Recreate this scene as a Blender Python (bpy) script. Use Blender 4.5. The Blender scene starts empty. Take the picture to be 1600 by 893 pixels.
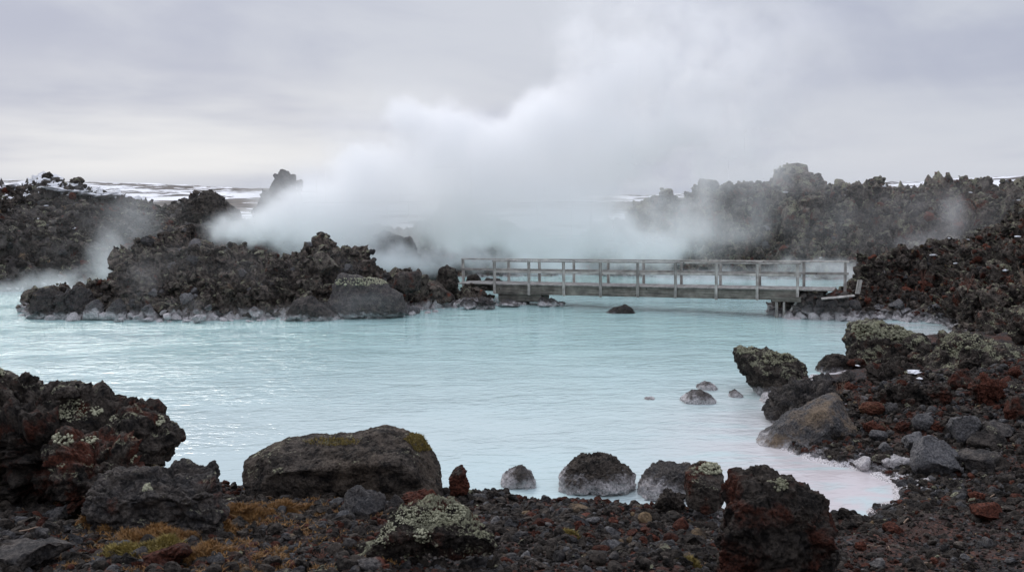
import bpy, bmesh, math, random
import numpy as np
from mathutils import Vector, Matrix, Euler

random.seed(7)
RNG = np.random.default_rng(11)
SC = bpy.context.scene
COL = SC.collection

# ------------------------------------------------------------------ camera
FPX, HORIZON, EYE = 1500.0, 308.0, 4.85
PITCH = math.atan((446.5 - HORIZON) / FPX)
cp, sp = math.cos(PITCH), math.sin(PITCH)


def ray(u, v):
    x = (u - 800.0) / FPX
    y = -(v - 446.5) / FPX
    d = np.array([x, cp + y * sp, -sp + y * cp])
    return d / d[1]


def at(u, v, Y):
    d = ray(u, v)
    return np.array([d[0] * Y, Y, EYE + d[2] * Y])


def onz(u, v, z=0.0):
    d = ray(u, v)
    Y = (z - EYE) / d[2]
    return np.array([d[0] * Y, Y, z])


cam = bpy.data.cameras.new('camera')
cam.sensor_width = 36.0
cam.lens = FPX / 1600.0 * 36.0
cam.clip_start = 0.1
cam.clip_end = 20000
cam.dof.use_dof = True
cam.dof.focus_distance = 34.0
cam.dof.aperture_fstop = 8.0
camo = bpy.data.objects.new('camera', cam)
COL.objects.link(camo)
camo.location = (0, 0, EYE)
camo.rotation_euler = (math.pi / 2 - PITCH, 0, 0)
SC.camera = camo

# ------------------------------------------------------------------ numpy noise
_perm = RNG.permutation(512).astype(np.int64)
_g = RNG.normal(size=(512, 3))
_g /= np.linalg.norm(_g, axis=1)[:, None]
_fp = RNG.random((512, 3))


def _h(i, j, k):
    return _perm[(_perm[(_perm[i & 511] + j) & 511] + k) & 511]


def perlin(p):
    p = np.asarray(p, float)
    i = np.floor(p).astype(np.int64)
    f = p - i
    w = f * f * f * (f * (f * 6 - 15) + 10)
    out = np.zeros(len(p))
    for dx in (0, 1):
        wx = w[:, 0] if dx else 1 - w[:, 0]
        for dy in (0, 1):
            wy = w[:, 1] if dy else 1 - w[:, 1]
            for dz in (0, 1):
                wz = w[:, 2] if dz else 1 - w[:, 2]
                g = _g[_h(i[:, 0] + dx, i[:, 1] + dy, i[:, 2] + dz)]
                d = (f[:, 0] - dx) * g[:, 0] + (f[:, 1] - dy) * g[:, 1] + (f[:, 2] - dz) * g[:, 2]
                out += wx * wy * wz * d
    return out * 1.5


def fbm(p, octv=5, gain=0.5, lac=2.03, ridge=False):
    p = np.asarray(p, float)
    a, s, out = 1.0, 1.0, np.zeros(len(p))
    for o in range(octv):
        n = perlin(p * s + 17.3 * o)
        out += a * ((0.5 - np.abs(n)) * 1.4 if ridge else n)
        a *= gain
        s *= lac
    return out


def worley(p):
    """distance to the nearest feature point, second nearest, and a hash of the nearest cell"""
    p = np.asarray(p, float)
    i = np.floor(p).astype(np.int64)
    n = len(p)
    f1 = np.full(n, 9.0)
    f2 = np.full(n, 9.0)
    cid = np.zeros(n, np.int64)
    for dx in (-1, 0, 1):
        for dy in (-1, 0, 1):
            for dz in (-1, 0, 1):
                h = _h(i[:, 0] + dx, i[:, 1] + dy, i[:, 2] + dz)
                q = i + np.array([dx, dy, dz]) + _fp[h]
                d = ((q - p) ** 2).sum(1)
                m = d < f1
                f2 = np.where(m, f1, np.minimum(f2, d))
                cid = np.where(m, h, cid)
                f1 = np.where(m, d, f1)
    return np.sqrt(f1), np.sqrt(f2), cid


def sstep(a, b, x):
    t = np.clip((x - a) / (b - a), 0, 1)
    return t * t * (3 - 2 * t)


def knobs(p, s):
    """rounded cauliflower bumps, 0..1"""
    f1, f2, c = worley(p * s)
    return np.sqrt(np.maximum(0, 1 - (f1 / 0.95) ** 2))


# ------------------------------------------------------------------ object helpers
USED = {}


def tag(o, label=None, cat=None, group=None, kind=None):
    if label:
        o['label'] = label
    if cat:
        o['category'] = cat
    if group:
        o['group'] = group
    if kind:
        o['kind'] = kind
    return o


def raw_mesh(name, verts, faces, mats=(), smooth=True):
    """faces: (n,3) or (n,4) array"""
    me = bpy.data.meshes.new(name)
    verts = np.asarray(verts, np.float32)
    faces = np.asarray(faces, np.int32)
    k = faces.shape[1]
    me.vertices.add(len(verts))
    me.vertices.foreach_set('co', verts.ravel())
    me.loops.add(faces.size)
    me.loops.foreach_set('vertex_index', faces.ravel())
    me.polygons.add(len(faces))
    me.polygons.foreach_set('loop_start', np.arange(0, faces.size, k, dtype=np.int32))
    me.update(calc_edges=True)
    me.polygons.foreach_set('use_smooth', np.full(len(faces), smooth))
    for m in mats:
        me.materials.append(m)
    me.update()
    return me


def link(name, me, parent=None, loc=None, rot=None, scale=None):
    o = bpy.data.objects.new(name, me)
    COL.objects.link(o)
    if parent:
        o.parent = parent
    if loc is not None:
        o.location = [float(c) for c in loc]
    if rot is not None:
        o.rotation_euler = rot
    if scale is not None:
        o.scale = scale if hasattr(scale, '__len__') else (scale,) * 3
    return o


def empty(name, loc, rot=(0, 0, 0)):
    o = bpy.data.objects.new(name, None)
    COL.objects.link(o)
    o.location = [float(c) for c in loc]
    o.rotation_euler = rot
    o.empty_display_size = 0.2
    return o


_ico = {}


def ico(sub):
    if sub not in _ico:
        bm = bmesh.new()
        bmesh.ops.create_icosphere(bm, subdivisions=sub, radius=1.0)
        bm.verts.ensure_lookup_table()
        v = np.array([x.co[:] for x in bm.verts])
        f = np.array([[x.index for x in fc.verts] for fc in bm.faces])
        bm.free()
        _ico[sub] = (v, f)
    return _ico[sub]


def grid_faces(nu, nv):
    i = np.arange(nu - 1)[:, None] * nv + np.arange(nv - 1)[None, :]
    i = i.ravel()
    return np.stack([i, i + nv, i + nv + 1, i + 1], 1)


# ------------------------------------------------------------------ node helpers
class NT:
    def __init__(self, tree):
        self.t = tree
        self.n = tree.nodes
        self.l = tree.links

    def add(self, typ, **kw):
        nd = self.n.new(typ)
        for k, v in kw.items():
            setattr(nd, k, v)
        return nd

    def put(self, sock, val):
        if val is None:
            return
        if isinstance(val, bpy.types.NodeSocket):
            self.l.new(val, sock)
        else:
            sock.default_value = val

    def math(self, op, a, b=None, c=None, clamp=False):
        nd = self.add('ShaderNodeMath', operation=op, use_clamp=clamp)
        for s, v in zip(nd.inputs, (a, b, c)):
            self.put(s, v)
        return nd.outputs[0]

    def vmath(self, op, a, b=None, scale=None):
        nd = self.add('ShaderNodeVectorMath', operation=op)
        self.put(nd.inputs[0], a)
        if b is not None:
            self.put(nd.inputs[1], b)
        if scale is not None:
            self.put(nd.inputs['Scale'], scale)
        return nd.outputs['Value'] if op in ('LENGTH', 'DISTANCE', 'DOT_PRODUCT') else nd.outputs[0]

    def mapr(self, val, a, b, c=0.0, d=1.0, smooth=True):
        nd = self.add('ShaderNodeMapRange')
        nd.interpolation_type = 'SMOOTHSTEP' if smooth else 'LINEAR'
        nd.clamp = True
        for s, v in zip(nd.inputs[:5], (val, a, b, c, d)):
            self.put(s, v)
        return nd.outputs[0]

    def noise(self, vec, scale, detail=4.0, rough=0.55, dist=0.0):
        nd = self.add('ShaderNodeTexNoise')
        self.put(nd.inputs['Vector'], vec)
        nd.inputs['Scale'].default_value = scale
        nd.inputs['Detail'].default_value = detail
        nd.inputs['Roughness'].default_value = rough
        nd.inputs['Distortion'].default_value = dist
        return nd.outputs[0]

    def voro(self, vec, scale, out='Distance', feature='F1', rnd=1.0):
        nd = self.add('ShaderNodeTexVoronoi', feature=feature)
        self.put(nd.inputs['Vector'], vec)
        nd.inputs['Scale'].default_value = scale
        nd.inputs['Randomness'].default_value = rnd
        return nd.outputs[out]

    def mix(self, fac, a, b, blend='MIX'):
        nd = self.add('ShaderNodeMix', data_type='RGBA', blend_type=blend)
        self.put(nd.inputs[0], fac)
        for s, v in ((nd.inputs[6], a), (nd.inputs[7], b)):
            if isinstance(v, (tuple, list)) and len(v) == 3:
                v = (*v, 1.0)
            self.put(s, v)
        return nd.outputs[2]

    def attr(self, name, typ='INSTANCER'):
        nd = self.add('ShaderNodeAttribute', attribute_type=typ, attribute_name=name)
        return nd.outputs['Fac']

    def sep(self, vec):
        nd = self.add('ShaderNodeSeparateXYZ')
        self.put(nd.inputs[0], vec)
        return nd.outputs

    def bump(self, h, strength, dist, normal=None):
        nd = self.add('ShaderNodeBump')
        nd.inputs['Strength'].default_value = strength
        nd.inputs['Distance'].default_value = dist
        self.put(nd.inputs['Height'], h)
        if normal is not None:
            self.put(nd.inputs['Normal'], normal)
        return nd.outputs[0]


def new_mat(name):
    m = bpy.data.materials.new(name)
    m.use_nodes = True
    m.node_tree.nodes.clear()
    t = NT(m.node_tree)
    out = t.add('ShaderNodeOutputMaterial')
    bs = t.add('ShaderNodeBsdfPrincipled')
    t.l.new(bs.outputs[0], out.inputs[0])
    return m, t, bs, out


# ------------------------------------------------------------------ materials
def rock_material(name, dark=(0.010, 0.0085, 0.008), mid=(0.115, 0.094, 0.078), fine=1.0, snow=False):
    """volcanic rock; per-object properties: tone, red, lichen, crust, pale, ochre"""
    m, t, bs, out = new_mat(name)
    geo = t.add('ShaderNodeNewGeometry')
    P, N = geo.outputs['Position'], geo.outputs['Normal']
    tone, red, lich = t.attr('tone'), t.attr('red'), t.attr('lichen')
    crust, pale, ochre = t.attr('crust'), t.attr('pale'), t.attr('ochre')
    nbig = t.noise(P, 1.1 * fine, 3)
    nmid = t.noise(P, 5.0 * fine, 8, 0.62)
    nfin = t.noise(P, 28.0 * fine, 6, 0.65)
    vfin = t.voro(P, 16.0 * fine)
    v2 = t.math('MULTIPLY', t.math('ADD', nmid, t.math('MULTIPLY', nfin, 0.6)), 0.62)
    col = t.mix(t.mapr(v2, 0.38, 0.66), dark, mid)
    grey = t.mix(t.mapr(nfin, 0.35, 0.7), (0.06, 0.06, 0.066), (0.17, 0.166, 0.165))
    col = t.mix(pale, col, grey)
    nred = t.noise(P, 2.3 * fine, 5, 0.6)
    rmask = t.math('MULTIPLY', t.mapr(t.math('ADD', nred, t.math('MULTIPLY', red, 0.42)), 0.66, 0.80), t.mapr(red, 0.0, 0.12))
    rcol = t.mix(t.mapr(nfin, 0.3, 0.72), (0.030, 0.010, 0.007), (0.135, 0.046, 0.028))
    col = t.mix(rmask, col, rcol)
    omask = t.math('MULTIPLY', ochre, t.math('MULTIPLY', t.mapr(t.math('ADD', nbig, t.math('MULTIPLY', nmid, 0.5)), 0.66, 0.92), t.mapr(nfin, 0.25, 0.55)))
    col = t.mix(omask, col, (0.23, 0.155, 0.085, 1))
    # brightness of this very stone
    tn = t.math('ADD', 0.55, t.math('MULTIPLY', tone, 0.9))
    sc = t.add('ShaderNodeVectorMath', operation='SCALE')
    t.put(sc.inputs[0], col)
    t.put(sc.inputs['Scale'], tn)
    col = sc.outputs[0]
    # lichen on upward faces
    nz = t.sep(N)[2]
    up = t.mapr(nz, -0.15, 0.75)
    ln = t.noise(P, 3.2 * fine, 7, 0.68)
    lm = t.math('ADD', t.math('ADD', ln, t.math('MULTIPLY', up, 0.16)), t.math('MULTIPLY', t.math('SUBTRACT', nfin, 0.5), 0.42))
    thr = t.math('SUBTRACT', 0.92, t.math('MULTIPLY', lich, 0.40))
    lm = t.mapr(t.math('SUBTRACT', lm, thr), 0.0, 0.10)
    lm = t.math('MULTIPLY', lm, t.mapr(lich, 0.0, 0.15))
    lcol = t.mix(t.mapr(nfin, 0.32, 0.66), (0.06, 0.058, 0.036), (0.33, 0.325, 0.22))
    lcol = t.mix(t.math('MULTIPLY', t.mapr(t.noise(P, 1.7 * fine, 2), 0.45, 0.6), 0.6), lcol, (0.17, 0.165, 0.12, 1))
    col = t.mix(lm, col, lcol)
    # tiny pale specks of crust lichen
    spk = t.math('MULTIPLY', t.mapr(t.voro(P, 30 * fine), 0.22, 0.12), t.mapr(nmid, 0.52, 0.62))
    col = t.mix(t.math('MULTIPLY', spk, t.math('MULTIPLY', lich, 0.6)), col, (0.36, 0.36, 0.33, 1))
    # silica left by the water
    pz = t.sep(P)[2]
    hgt = t.math('ADD', pz, t.math('MULTIPLY', t.math('SUBTRACT', nmid, 0.5), 0.55))
    hgt = t.math('ADD', hgt, t.math('MULTIPLY', t.math('SUBTRACT', nbig, 0.5), 0.4))
    hgt = t.math('ADD', hgt, t.math('MULTIPLY', t.math('SUBTRACT', nfin, 0.5), 0.35))
    top = t.math('ADD', 0.0, t.math('MULTIPLY', crust, 0.42))
    cm = t.mapr(t.math('SUBTRACT', hgt, top), 0.03, -0.20)
    cm = t.math('MULTIPLY', cm, t.mapr(crust, 0.0, 0.2))
    pits = t.mapr(vfin, 0.12, 0.3)
    cm2 = t.math('MULTIPLY', cm, t.math('ADD', 0.35, t.math('MULTIPLY', pits, 0.65)))
    ccol = t.mix(t.mapr(nfin, 0.3, 0.65), (0.33, 0.315, 0.32), (0.66, 0.62, 0.615))
    col = t.mix(cm2, col, ccol)
    if snow:
        sn = t.math('ADD', t.noise(P, 0.35, 5, 0.6), t.math('MULTIPLY', t.mapr(nz, 0.6, 0.95), 0.25))
        hi = t.mapr(pz, 3.4, 5.2)
        sm = t.mapr(t.math('MULTIPLY', sn, hi), 0.62, 0.66)
        col = t.mix(sm, col, (0.8, 0.81, 0.84, 1))
    t.put(bs.inputs['Base Color'], col)
    wet = t.mapr(pz, 0.12, 0.0)
    t.put(bs.inputs['Roughness'], t.math('SUBTRACT', 0.9, t.math('MULTIPLY', wet, 0.45)))
    bs.inputs['Specular IOR Level'].default_value = 0.18
    b1 = t.bump(t.math('ADD', nmid, t.math('MULTIPLY', vfin, 0.35)), 0.9, 0.13 / fine)
    b2 = t.bump(nfin, 0.9, 0.045 / fine, b1)
    t.put(bs.inputs['Normal'], b2)
    return m


M_ROCK = rock_material('lava_rock_surface')
M_FAR = rock_material('far_lava_surface', dark=(0.02, 0.017, 0.015), mid=(0.14, 0.118, 0.098), fine=0.55)
M_HILL = rock_material('hill_lava_surface', dark=(0.022, 0.019, 0.018), mid=(0.085, 0.075, 0.066), fine=0.5, snow=True)


def ground_material():
    m, t, bs, out = new_mat('scoria_ground')
    geo = t.add('ShaderNodeNewGeometry')
    P = geo.outputs['Position']
    nb = t.noise(P, 0.55, 4)
    nm = t.noise(P, 4.0, 6)
    nf = t.noise(P, 40, 5, 0.65)
    cells = t.voro(P, 26, 'Color')
    cs = t.sep(cells)
    col = t.mix(t.mapr(nf, 0.35, 0.7), (0.008, 0.007, 0.007), (0.038, 0.031, 0.028))
    col = t.mix(t.math('MULTIPLY', t.mapr(cs[0], 0.6, 0.9), 0.6), col, (0.06, 0.056, 0.055, 1))
    col = t.mix(t.math('MULTIPLY', t.mapr(nb, 0.44, 0.62), 0.75), col, (0.055, 0.021, 0.013, 1))
    col = t.mix(t.math('MULTIPLY', t.mapr(cs[1], 0.8, 0.95), 0.5), col, (0.13, 0.045, 0.025, 1))
    s = t.sep(P)
    # silica at the right hand bay and along the waterline
    hg = t.math('ADD', s[2], t.math('MULTIPLY', t.math('SUBTRACT', nm, 0.5), 0.55))
    east = t.mapr(s[0], 3.0, 5.0)
    lim = t.math('ADD', 0.03, t.math('MULTIPLY', east, 0.12))
    cm = t.math('MULTIPLY', t.mapr(t.math('SUBTRACT', hg, lim), 0.03, -0.06), t.mapr(nf, 0.38, 0.5))
    col = t.mix(cm, col, (0.58, 0.55, 0.555, 1))
    under = t.mapr(s[2], -0.02, -0.12)
    col = t.mix(under, col, (0.6, 0.55, 0.55, 1))
    t.put(bs.inputs['Base Color'], col)
    bs.inputs['Roughness'].default_value = 0.9
    bs.inputs['Specular IOR Level'].default_value = 0.25
    vd = t.voro(P, 26)
    b1 = t.bump(t.math('ADD', nm, t.math('MULTIPLY', vd, 0.5)), 0.8, 0.06)
    t.put(bs.inputs['Normal'], t.bump(nf, 0.6, 0.02, b1))
    return m


M_GROUND = ground_material()


def plain_material():
    m, t, bs, out = new_mat('snowy_lava_plain')
    geo = t.add('ShaderNodeNewGeometry')
    P = geo.outputs['Position']
    mp = t.vmath('MULTIPLY', P, (0.7, 0.8, 2.0))
    n1 = t.noise(mp, 0.016, 7, 0.62)
    n2 = t.noise(P, 0.12, 6, 0.6)
    col = t.mix(t.mapr(n2, 0.4, 0.62), (0.055, 0.048, 0.044), (0.13, 0.105, 0.085))
    s = t.math('ADD', n1, t.math('MULTIPLY', n2, 0.95))
    col = t.mix(t.mapr(s, 0.955, 1.03), col, (0.72, 0.73, 0.76, 1))
    pz = t.sep(P)[2]
    col = t.mix(t.mapr(pz, 0.4, 0.0), col, (0.5, 0.5, 0.5, 1))
    t.put(bs.inputs['Base Color'], col)
    bs.inputs['Roughness'].default_value = 0.9
    t.put(bs.inputs['Normal'], t.bump(n2, 0.6, 2.0))
    return m


M_PLAIN = plain_material()


def water_material():
    m, t, bs, out = new_mat('milky_lagoon_water')
    geo = t.add('ShaderNodeNewGeometry')
    P = geo.outputs['Position']
    s = t.sep(P)
    base = t.mix(t.mapr(s[1], 18, 34), (0.445, 0.54, 0.543), (0.385, 0.568, 0.55))
    base = t.mix(t.math('MULTIPLY', t.mapr(t.noise(P, 0.11, 3), 0.45, 0.65), 0.35), base, (0.46, 0.62, 0.63, 1))
    # shallow pinkish silica bed by the right hand shore
    dx = t.math('SUBTRACT', s[0], t.math('MULTIPLY', t.math('SUBTRACT', s[1], 15.0), 0.20))
    sh = t.math('MULTIPLY', t.mapr(dx, 0.8, 5.5), t.mapr(s[1], 27, 17))
    sh2 = t.math('MULTIPLY', t.mapr(s[0], 9.0, 14.5), t.mapr(s[1], 43, 38))
    sh = t.math('MAXIMUM', sh, t.math('MULTIPLY', sh2, 0.6))
    sh = t.math('MULTIPLY', sh, t.mapr(t.noise(t.vmath('MULTIPLY', P, (0.6, 1.6, 1)), 0.8, 5, 0.6, 0.8), 0.28, 0.56))
    base = t.mix(sh, base, (0.52, 0.472, 0.478, 1))
    t.put(bs.inputs['Base Color'], base)
    bs.inputs['Roughness'].default_value = 0.06
    bs.inputs['IOR'].default_value = 1.33
    # wind ripples: long crests, slightly slanted, calmer near the front shore
    rot = t.add('ShaderNodeVectorRotate', rotation_type='Z_AXIS')
    t.put(rot.inputs['Vector'], P)
    rot.inputs['Angle'].default_value = math.radians(-7)
    R = rot.outputs[0]
    w1 = t.noise(t.vmath('MULTIPLY', R, (0.50, 1.3, 1)), 1.55, 3, 0.5, 1.2)
    w2 = t.noise(t.vmath('MULTIPLY', R, (0.7, 1.4, 1)), 4.2, 3, 0.55, 1.0)
    w3 = t.noise(t.vmath('MULTIPLY', P, (0.7, 1.2, 1)), 0.35, 2, 0.5)
    calm = t.mapr(s[1], 15, 36, 0.35, 1.0)
    patch = t.math('MULTIPLY', calm, t.mapr(w3, 0.3, 0.65, 0.45, 1.0))
    h = t.math('MULTIPLY', t.math('ADD', t.math('MULTIPLY', w1, 1.0), t.math('MULTIPLY', w2, 0.55)), patch)
    t.put(bs.inputs['Normal'], t.bump(h, 1.0, 0.10))
    return m


M_WATER = water_material()


def snow_material():
    m, t, bs, out = new_mat('old_snow')
    geo = t.add('ShaderNodeNewGeometry')
    n = t.noise(geo.outputs['Position'], 30, 5)
    t.put(bs.inputs['Base Color'], t.mix(n, (0.7, 0.71, 0.74), (0.86, 0.86, 0.88)))
    bs.inputs['Roughness'].default_value = 0.7
    t.put(bs.inputs['Normal'], t.bump(n, 0.5, 0.03))
    return m


M_SNOW = snow_material()


def wood_material(name, axis, c0=(0.22, 0.20, 0.182), c1=(0.54, 0.505, 0.465)):
    m, t, bs, out = new_mat(name)
    tc = t.add('ShaderNodeTexCoord')
    geo = t.add('ShaderNodeNewGeometry')
    O = tc.outputs['Object']
    sc = [22, 22, 22]
    sc[axis] = 0.9
    g = t.noise(t.vmath('MULTIPLY', O, tuple(sc)), 1.0, 5, 0.6, 0.4)
    b = t.noise(O, 1.6, 3)
    k = t.voro(O, 2.3)
    col = t.mix(t.mapr(t.math('ADD', t.math('MULTIPLY', g, 0.7), t.math('MULTIPLY', b, 0.4)), 0.36, 0.72), c0, c1)
    col = t.mix(t.mapr(k, 0.09, 0.04), col, (0.03, 0.027, 0.025, 1))
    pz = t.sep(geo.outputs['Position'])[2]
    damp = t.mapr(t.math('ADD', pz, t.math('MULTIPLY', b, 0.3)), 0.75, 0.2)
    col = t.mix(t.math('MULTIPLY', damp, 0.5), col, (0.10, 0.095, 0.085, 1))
    oi = t.add('ShaderNodeObjectInfo')
    stain = t.mapr(t.noise(geo.outputs['Position'], 3.5, 4), 0.35, 0.65, 0.72, 1.1)
    sv = t.add('ShaderNodeVectorMath', operation='SCALE')
    t.put(sv.inputs[0], col)
    t.put(sv.inputs['Scale'], t.math('MULTIPLY', stain, t.mapr(oi.outputs['Random'], 0, 1, 0.78, 1.15)))
    t.put(bs.inputs['Base Color'], sv.outputs[0])
    bs.inputs['Roughness'].default_value = 0.85
    bs.inputs['Specular IOR Level'].default_value = 0.25
    t.put(bs.inputs['Normal'], t.bump(g, 0.4, 0.01))
    return m


M_WOODX = wood_material('weathered_timber_lengthwise', 0)
M_WOODY = wood_material('weathered_timber_crosswise', 1, (0.2, 0.186, 0.17), (0.48, 0.455, 0.425))
M_WOODZ = wood_material('weathered_timber_upright', 2)
M_WOODD = wood_material('dark_timber', 0, (0.075, 0.068, 0.058), (0.27, 0.247, 0.212))  # darker timber for the beams, pier cap and abutment


def plant_material(name, c0, c1):
    m, t, bs, out = new_mat(name)
    geo = t.add('ShaderNodeNewGeometry')
    n = t.noise(geo.outputs['Position'], 7, 3)
    r = geo.outputs['Random Per Island']
    t.put(bs.inputs['Base Color'], t.mix(t.math('MULTIPLY', t.math('ADD', n, r), 0.5), c0, c1))
    bs.inputs['Roughness'].default_value = 0.8
    return m


M_MOSS = plant_material('rusty_moss', (0.045, 0.022, 0.008), (0.34, 0.175, 0.05))
M_MOSSG = plant_material('olive_moss', (0.05, 0.04, 0.008), (0.30, 0.22, 0.05))
M_LICHEN = plant_material('pale_lichen', (0.12, 0.12, 0.07), (0.46, 0.45, 0.32))
M_LICHEN_OLIVE = plant_material('olive_lichen', (0.055, 0.052, 0.032), (0.27, 0.265, 0.17))
M_TWIG = plant_material('dry_twig', (0.10, 0.055, 0.035), (0.34, 0.24, 0.17))
M_STALK = plant_material('reddish_dry_stalk', (0.07, 0.025, 0.018), (0.26, 0.12, 0.08))

# ------------------------------------------------------------------ rock shapes
def normals(v, f):
    n = np.zeros_like(v)
    a, b, c = v[f[:, 0]], v[f[:, 1]], v[f[:, 2]]
    fn = np.cross(b - a, c - a)
    for k in range(3):
        np.add.at(n, f[:, k], fn)
    if f.shape[1] == 4:
        np.add.at(n, f[:, 3], fn)
    return n / (np.linalg.norm(n, axis=1)[:, None] + 1e-9)


def cut(v, n, d, soft=0.0):
    n = np.asarray(n, float)
    n = n / np.linalg.norm(n)
    e = v @ n - d
    if soft:
        e = soft * np.logaddexp(0, e / soft)
    else:
        e = np.maximum(0, e)
    return v - e[:, None] * n


def roughen(v, f, style, L, off, k=1.0):
    """surface relief of a rock of size L (metres), in several octaves"""
    o = np.asarray(off, float)
    nn = normals(v, f)
    if style == 'lava':
        q = v / L + o
        wv = np.stack([perlin(q * 4 + 7), perlin(q * 4 + 23), perlin(q * 4 + 41)], 1)
        v = v + 0.05 * L * np.stack([perlin(q * 3 + 3), perlin(q * 3 + 13), perlin(q * 3 + 33)], 1)
        qq = q + 0.06 * wv
        d = 0.10 * fbm(q * 1.6, 3) + 0.10 * (knobs(qq, 3.1) - 0.6) + 0.075 * (knobs(qq + 5, 6.5) - 0.6) + 0.045 * (knobs(qq + 9, 13) - 0.6)
        d += 0.03 * (knobs(q, 24) - 0.5) + 0.016 * (knobs(q, 48) - 0.5) + 0.04 * fbm(q * 7, 6, 0.66)
    elif style == 'crag':
        q = v / L + o
        f1, f2, c = worley(q * np.array([2.6, 2.6, 4.6]) + 0.35 * np.stack([perlin(q * 3), perlin(q * 3 + 9), perlin(q * 3 + 19)], 1))
        step = (_fp[c, 0] - 0.5) * 0.16 - 0.07 * sstep(0.16, 0.0, f2 - f1)
        g1, g2, c2 = worley(q * np.array([6, 6, 11.0]))
        step += (_fp[c2, 1] - 0.5) * 0.085 - 0.035 * sstep(0.12, 0.0, g2 - g1)
        h1, h2, c3 = worley(q * np.array([14, 14, 22.0]))
        step += (_fp[c3, 2] - 0.5) * 0.035 - 0.012 * sstep(0.15, 0.0, h2 - h1)
        d = step + 0.10 * fbm(q * 1.5, 3) + 0.045 * fbm(q * 7, 6, 0.65) + 0.02 * (knobs(q, 24) - 0.5)
    elif style == 'smooth':
        q = v / L + o
        d = 0.045 * fbm(q * 1.4, 3) + 0.022 * fbm(q * 5, 6, 0.68) + 0.012 * fbm(q * np.array([5, 5, 14]), 4, 0.6, ridge=True)
    elif style == 'pitted':
        q = v / L + o
        f1, _, _ = worley(q * 12)
        g1, _, _ = worley(q * 26)
        d = 0.10 * fbm(q * 1.5, 4) - 0.035 * sstep(0.5, 0.1, f1) - 0.022 * sstep(0.5, 0.15, g1) + 0.045 * fbm(q * 6, 6, 0.68)
    else:  # angular
        q = v / L + o
        f1, f2, c = worley(q * 2.3)
        d = 0.045 * fbm(q * 2.2, 4) + (_fp[c, 0] - 0.5) * 0.05 + 0.026 * fbm(q * 7, 6, 0.66) - 0.012 * sstep(0.08, 0, f2 - f1)
    d = d - np.percentile(d, 78)
    return v + nn * (d * L * k)[:, None]


def rock_mesh(name, seed, style, sub=4, cuts=9, squash=(1, 1, 1), mat=None):
    r = np.random.default_rng(seed)
    v, f = ico(sub)
    v = v.copy()
    if style in ('angular', 'smooth'):
        for i in range(cuts):
            n = r.normal(size=3)
            v = cut(v, n, r.uniform(0.45, 0.8), 0.012 if style == 'angular' else 0.10)
    elif style in ('crag', 'pitted', 'lava'):
        for i in range(5):
            v = cut(v, r.normal(size=3), r.uniform(0.55, 0.85), 0.05)
    v = v * np.asarray(squash)
    v = roughen(v, f, style, 1.6, r.uniform(-40, 40, 3))
    return raw_mesh(name, v, f, [mat or M_ROCK])


def star(poly, n=720):
    """radius of a closed outline round its centre, for n angles"""
    poly = np.asarray(poly, float)
    th = np.linspace(-math.pi, math.pi, n, endpoint=False)
    R = np.zeros(n)
    for i in range(len(poly)):
        a, b = poly[i], poly[(i + 1) % len(poly)]
        e = b - a
        den = np.cos(th) * e[1] - np.sin(th) * e[0]
        den = np.where(np.abs(den) < 1e-9, 1e-9, den)
        t = (a[0] * e[1] - a[1] * e[0]) / den
        s = (a[0] * np.sin(th) - a[1] * np.cos(th)) / den
        ok = (t > 0) & (s >= -1e-6) & (s <= 1 + 1e-6)
        R = np.where(ok, np.maximum(R, t), R)
    R[R == 0] = R[R > 0].mean()
    ker = np.array([1, 2, 3, 2, 1.0]) / 9
    R = np.convolve(np.concatenate([R[-2:], R, R[:2]]), ker, 'valid')
    return th, R


HERO = {}
THINGS = []      # (object, world position, size) of everything a label may refer to


def props(o, tone=0.5, red=0.0, lichen=0.0, crust=0.0, pale=0.0, ochre=0.0):
    o['tone'], o['red'], o['lichen'] = float(tone), float(red), float(lichen)
    o['crust'], o['pale'], o['ochre'] = float(crust), float(pale), float(ochre)
    return o


def hero(name, label, cat, outline, Y, depth, style='lava', sub=6, facets=(), lean=0.0, group=None, k=1.0,
         block=0.72, short=None, centre=None, **pr):
    P = np.array([at(u, v, Y) for u, v in outline])
    lo, hi = P.min(0), P.max(0)
    c = (lo + hi) / 2 if centre is None else at(*centre, Y)
    th, R = star(P[:, [0, 2]] - c[[0, 2]])
    L = math.sqrt((hi[0] - lo[0]) * (hi[2] - lo[2]))
    v, f = ico(sub)
    ang = np.arctan2(v[:, 2], v[:, 0])
    rho = np.sqrt(v[:, 0] ** 2 + v[:, 2] ** 2)
    rr = np.interp(ang, np.append(th, math.pi), np.append(R, R[0])) * rho ** block
    y = np.sign(v[:, 1]) * np.abs(v[:, 1]) ** 0.85 * depth / 2
    q = np.stack([rr * np.cos(ang), y, rr * np.sin(ang)], 1)
    q[:, 1] += lean * q[:, 2]
    for n, d in facets:
        q = cut(q, n, d, 0.02 * L)
    q = roughen(q, f, style, L, c * 3.1 + len(THINGS), k)
    o = link(name, raw_mesh(name, q, f, [M_ROCK]), loc=c)
    tag(o, label, cat, group)
    props(o, **pr)
    THINGS.append((o, c, L, short))
    if short:
        HERO[short] = (q + c, normals(q, f))
    return o


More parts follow.
